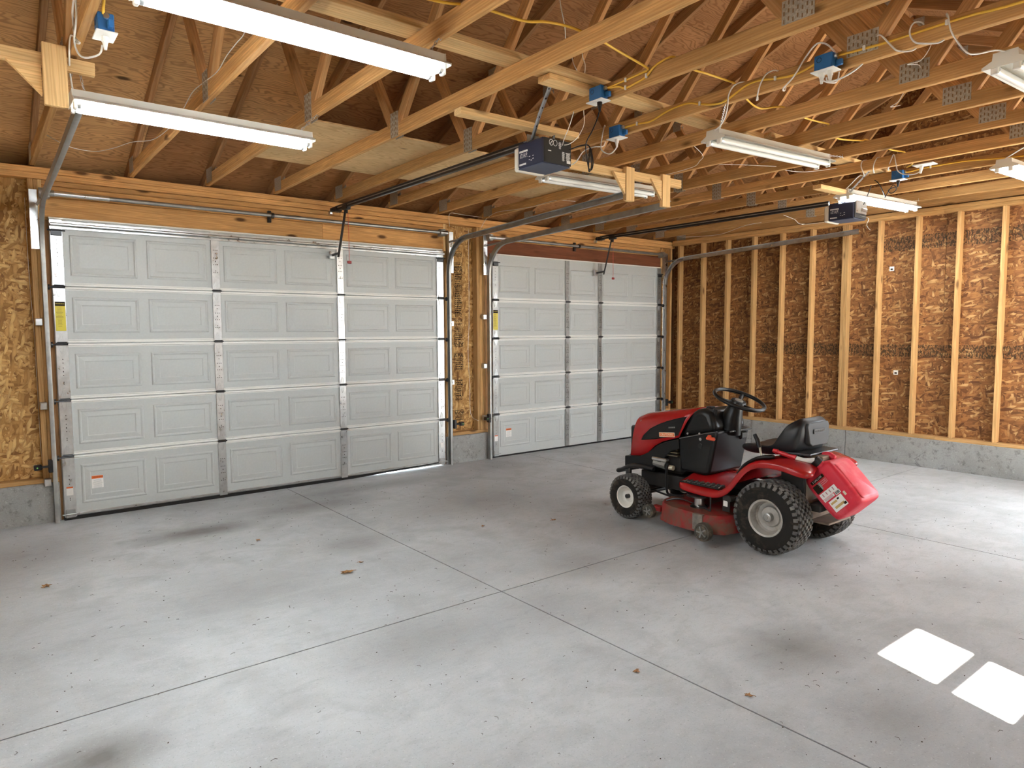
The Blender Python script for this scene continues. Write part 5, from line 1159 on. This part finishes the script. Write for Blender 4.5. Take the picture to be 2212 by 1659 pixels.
def gauge(x, y, z, R, wd):
    g = obj('gauge_wheel', MB().lathe([(0.012, -wd/2), (R*0.70, -wd/2), (R*0.74, -wd*0.40), (R*0.80, -wd/2), (R*0.94, -wd*0.46), (R, -wd*0.30), (R, wd*0.30), (R*0.94, wd*0.46), (R*0.5, wd/2), (0.012, wd/2)], 'x', (x, y, z), 24), plain('worn_rubber', (0.06, 0.055, 0.045), 0.8, var=0.3, scale=25, dirt=((0.22, 0.18, 0.12), 0.5, 0.6)) if 'worn_rubber' not in MATS else MATS['worn_rubber'], mw, smooth=40)
    m = MB()
    for k in range(5): a = 2*PI*k/5; m.box((x-wd/2-0.001, y+R*0.42*math.cos(a), z+R*0.42*math.sin(a)), (0.006, R*0.42, R*0.16), Matrix.Translation((x, y+R*0.42*math.cos(a), z+R*0.42*math.sin(a))) @ Matrix.Rotation(a, 4, 'X') @ Matrix.Translation((-x, -y-R*0.42*math.cos(a), -z-R*0.42*math.sin(a))))
    obj('wheel_spokes', m.cyl((x-wd/2-0.006, y, z), (x-wd/2+0.004, y, z), R*0.2, n=10), GALVD, g)
gauge(-0.585, 0.355, 0.115, 0.066, 0.055); gauge(-0.47, 0.945, 0.125, 0.055, 0.05); gauge(0.57, 0.355, 0.115, 0.066, 0.055)
obj('gauge_arm', MB().cbox((-0.42, 0.90, 0.15), (0.07, 0.10, 0.035), 0.006), REDD, dk)
obj('spindle_housing', MB().cyl((-0.36, 0.56, 0.218), (-0.36, 0.56, 0.300), 0.040, 0.036, 18).cyl((-0.36, 0.56, 0.218), (-0.36, 0.56, 0.232), 0.075, 0.05, 18), GALV, dk, smooth=40)
obj('drive_pulley', MB().lathe([(0, 0.0), (0.095, 0.0), (0.088, 0.010), (0.095, 0.020), (0, 0.024)], 'z', (-0.36, 0.56, 0.300), 24).lathe([(0, 0.0), (0.095, 0.0), (0.088, 0.010), (0.095, 0.020), (0, 0.024)], 'z', (0.30, 0.56, 0.300), 24).cyl((-0.36, 0.56, 0.32), (-0.36, 0.56, 0.345), 0.012, n=8), BLKM, dk, smooth=40)
obj('drive_belt', MB().tube([(-0.455, 0.56, 0.31), (-0.40, 0.475, 0.31), (0.0, 0.33, 0.31), (0.34, 0.475, 0.31), (0.395, 0.56, 0.31), (0.34, 0.645, 0.31), (-0.36, 0.655, 0.31)], 0.008, 6, closed=True), RUBBER, dk)
obj('deck_rod', MB().tube([(-0.42, 0.82, 0.225), (-0.38, 0.72, 0.250), (-0.40, 0.50, 0.232), (-0.46, 0.40, 0.236)], 0.006, 6, smooth=4).cyl((-0.42, 0.42, 0.22), (-0.42, 0.42, 0.35), 0.006, n=6), BLKM, dk)
obj('warning_label', MB().cbox((-0.412, 0.30, 0.300), (0.002, 0.035, 0.040), 0.0005), PAPER, mw)
obj('deck_hanger', MB().cbox((-0.40, 0.30, 0.30), (0.012, 0.06, 0.12), 0.003).cyl((-0.45, 0.25, 0.345), (-0.38, 0.25, 0.345), 0.020, n=12), CHAS, mw)

# ------------------------------------------------------------------ fuel can hung on the back of the mower
# can frame: +z is the can's top; tilt so the top leans to the mower
Mcan = Matrix.Translation((4.005, -4.402, 0.476)) @ Matrix.Rotation(math.radians(-45), 4, 'X') @ Matrix.Scale(1.12, 4)
can = thing('fuel_can', 'red plastic fuel can tilted against the rear of the mower', 'fuel can'); can.matrix_basis = Mcan; WM[can.name] = Mcan
def crect(hx, hy, z, r, ox=0, oy=0, n=5):
    pts = []
    for (sx, sy, a0) in ((1, 1, 0), (-1, 1, PI/2), (-1, -1, PI), (1, -1, 1.5*PI)):
        for k in range(n):
            a = a0+PI/2*k/(n-1); pts.append((ox+sx*(hx-r)+r*math.cos(a), oy+sy*(hy-r)+r*math.sin(a), z))
    return pts
body = obj('can_body', MB().loft([crect(0.095, 0.075, -0.162, 0.03), crect(0.122, 0.100, -0.155, 0.035), crect(0.132, 0.110, -0.138, 0.035), crect(0.134, 0.112, -0.02, 0.032), crect(0.134, 0.112, 0.105, 0.032), crect(0.128, 0.104, 0.132, 0.035), crect(0.105, 0.082, 0.152, 0.03, 0, 0.005), crect(0.075, 0.055, 0.172, 0.025, 0, 0.012), crect(0.05, 0.035, 0.178, 0.02, 0, 0.015)]), CANR, can, smooth=50, subd=1)
obj('side_field', MB().loft([crect(0.10, 0.125, 0, 0.02), crect(0.092, 0.117, 0.004, 0.018)], M=Matrix.Translation((0, -0.1115, -0.015)) @ Matrix.Rotation(PI/2, 4, 'X')), CANR, can, smooth=40)
obj('handle', MB().tube([(0.0, -0.085, 0.150), (0.0, -0.070, 0.190), (0.0, -0.02, 0.212), (0.0, 0.045, 0.205), (0.0, 0.075, 0.170), (0.0, 0.07, 0.15)], 0.019, 10, smooth=4), CANR, can, smooth=True)
nk = obj('neck', MB().cyl((-0.080, -0.035, 0.115), (-0.105, -0.038, 0.162), 0.032, 0.027, 18), CANR, can, smooth=40)
obj('cap', MB().lathe([(0, -0.016), (0.032, -0.016), (0.034, 0.0), (0.032, 0.018), (0, 0.018)], 'z', (0, 0, 0), 20, M=Matrix.Translation((-0.112, -0.038, 0.176)) @ Vector((-0.45, 0.0, 0.89)).to_track_quat('Z', 'Y').to_matrix().to_4x4()), BLK, can, smooth=30)
sp = [Mcan.inverted() @ Vector(p) for p in ((3.86, -4.26, 0.625), (3.845, -4.215, 0.648), (3.828, -4.175, 0.662), (3.815, -4.11, 0.676), (3.81, -4.05, 0.688))]
ca = Mcan.inverted() @ Vector((3.90, -4.275, 0.60))
obj('spout_base', MB().tube([Vector((-0.118, -0.038, 0.188)), sp[1], sp[2]], [0.016, 0.017, 0.015], 12, smooth=3), WHITE, can, smooth=50)
obj('spout_tip', MB().tube([sp[2], sp[3], sp[4]], [0.016, 0.014, 0.013], 10, smooth=3).cyl(sp[4], sp[4]+(sp[4]-sp[3]).normalized()*0.03, 0.017, 0.012, 10), REDTIP, can, smooth=50)
obj('cap_tether', MB().tube([(-0.02, 0.03, 0.17), (0.0, 0.06, 0.23), (0.05, 0.05, 0.225), (0.06, 0.02, 0.16)], 0.005, 6, smooth=5), CANR, can, smooth=True)
lx = -0.1352
def lab(name, y0, y1, z0, z1, mat, dx=0.0): return obj(name, MB().cbox((lx-dx, (y0+y1)/2, (z0+z1)/2), (0.0012, abs(y1-y0), abs(z1-z0)), 0.0003), mat, can)
# label print: can's +y is the side away from the camera's right; reading direction -y
l1 = lab('product_label', -0.035, 0.075, 0.015, 0.100, REDTIP)
m = MB(); m.box((lx-0.0012, 0.020, 0.090), (0.001, 0.100, 0.020)); m.box((lx-0.0012, 0.055, 0.045), (0.001, 0.045, 0.050)); obj('label_black', m, INK, can)
text('label_lettering', '5 GALLON', 0.017, INKW, can, Mcan @ face((lx-0.0020, 0.022, 0.090), (0, -1, 0), (0, 0, 1)), 0.0003, sx=0.9)
m = MB()
for k in range(3): m.box((lx-0.0012, 0.012-k*0.0, 0.068-k*0.010), (0.001, 0.06, 0.005))
for k in range(4): m.box((lx-0.0012, -0.022, 0.070-k*0.007), (0.001, 0.018, 0.003))
obj('label_stripes', m, plain('pink_print', (0.75, 0.25, 0.28), 0.6), can, kind='stuff')
obj('nozzle_picture', MB().prism([(0.035, 0.070), (0.02, 0.072), (0.022, 0.03), (0.032, 0.026)], 'x', lx-0.0022, lx-0.001), GALV, can)
lab('instruction_label', -0.045, 0.075, -0.022, 0.013, PAPER); lab('instruction_label', -0.005, 0.075, -0.040, -0.024, PAPER)
m = MB()
for k in range(4): m.box((lx-0.0012, 0.055-k*0.026, -0.003), (0.001, 0.006, 0.018), Matrix.Identity(4)); 
for k in range(5): m.box((lx-0.0012, 0.035, -0.027-k*0.0026), (0.001, 0.062, 0.001))
obj('label_print', m, plain('mauve_print', (0.45, 0.22, 0.24), 0.6), can, kind='stuff')
lab('barcode_label', -0.050, -0.012, -0.045, -0.023, PAPER, 0.0006)
m = MB()
for k in range(12): m.box((lx-0.002, -0.016-k*0.0026, -0.034), (0.001, random.choice((0.0008, 0.0014)), 0.016))
obj('barcode', m, INK, can, kind='stuff')
l2 = lab('warning_label', -0.040, 0.058, -0.120, -0.050, PAPER)
m = MB(); m.box((lx-0.0012, 0.028, -0.068), (0.001, 0.045, 0.012)); m.box((lx-0.0012, 0.008, -0.098), (0.001, 0.07, 0.014)); obj('label_tan', m, TAN, can)
m = MB(); m.box((lx-0.0012, -0.028, -0.105), (0.001, 0.018, 0.014)); m.box((lx-0.0012, -0.008, -0.062), (0.001, 0.014, 0.010)); obj('label_marks', m, INK, can)
obj('paint_chip', MB().cbox((lx, -0.062, -0.062), (0.0012, 0.014, 0.024), 0.0004), CREAM, can)

# ------------------------------------------------------------------ litter on the floor
def leaf_mesh(seed, s):
    r = random.Random(seed); n = 14; m = MB(); ring = []; ring2 = []
    for k in range(n):
        a = 2*PI*k/n; rr = s*(0.55+0.45*r.random())*(1 if k % 2 else 0.62); h = 0.004+s*0.22*r.random()
        ring.append((rr*math.cos(a), rr*0.7*math.sin(a), h)); ring2.append((rr*math.cos(a)*0.97, rr*0.68*math.sin(a), h+0.002))
    c1, c2 = (0, 0, 0.003), (0, 0, 0.005); vs = ring+ring2+[c1, c2]; fs = []
    for k in range(n):
        j = (k+1) % n; fs += [(k, j, 2*n), (n+k, n+j, 2*n+1), (k, j, n+j, n+k)]
    m.add(vs, fs)
    m.tube([(0, 0, 0.006), (s*0.8, 0.1*s, 0.008), (s*1.2, 0.15*s, 0.004)], 0.0014, 5)
    return m
LVS = [((1.265, -2.605), 0.055, 'crumpled tan leaf on the floor left of the long joint'), ((-0.257, -1.68), 0.045, 'brown leaf on the floor near the left concrete stem'), ((1.42, -2.48), 0.020, 'small curled leaf beside the larger tan leaf'),
       ((2.55, -2.30), 0.022, 'small dark leaf between the joint and the mower'), ((1.93, -5.05), 0.025, 'dry brown leaf at the bottom of the picture'), ((1.72, -4.62), 0.024, 'dark leaf scrap on the floor below the crossing joints'),
       ((6.2, -3.55), 0.035, 'leaf scrap on the floor behind the fuel can'), ((3.10, -2.52), 0.03, 'brown leaf scrap on the floor left of the front tyre'), ((1.05, -1.55), 0.03, 'dark leaf scrap in front of the wide garage door')]
for i, ((x, y), s, lb_) in enumerate(LVS):
    o = obj('dry_leaf', leaf_mesh(i, s), LEAF, M=Matrix.Translation((x, y, 0.0)) @ Matrix.Rotation(i*1.3, 4, 'Z')); tag(o, lb_, 'leaf', 'dry leaves on the floor')
m = MB(); r = random.Random(3)
for k in range(1300):
    x, y = r.uniform(-1.0, 7.3), r.uniform(-6.3, -0.1); a = r.uniform(0, PI)
    if r.random() < 0.38:
        l = r.uniform(0.006, 0.026); m.tube([(x, y, 0.002), (x+l*math.cos(a)*0.5+0.003, y+l*math.sin(a)*0.5, 0.003), (x+l*math.cos(a+0.4), y+l*math.sin(a+0.4), 0.002)], 0.0009, 4)
    else:
        s = r.uniform(0.0010, 0.0030); m.box((x, y, s*0.4), (s*2, s*1.4, s*0.8), Matrix.Translation((x, y, 0)) @ Matrix.Rotation(a, 4, 'Z') @ Matrix.Translation((-x, -y, 0)))
o = obj('floor_litter', m, BARK); tag(o, 'scattered twigs, grass bits and grit on the concrete floor', 'litter', kind='stuff')
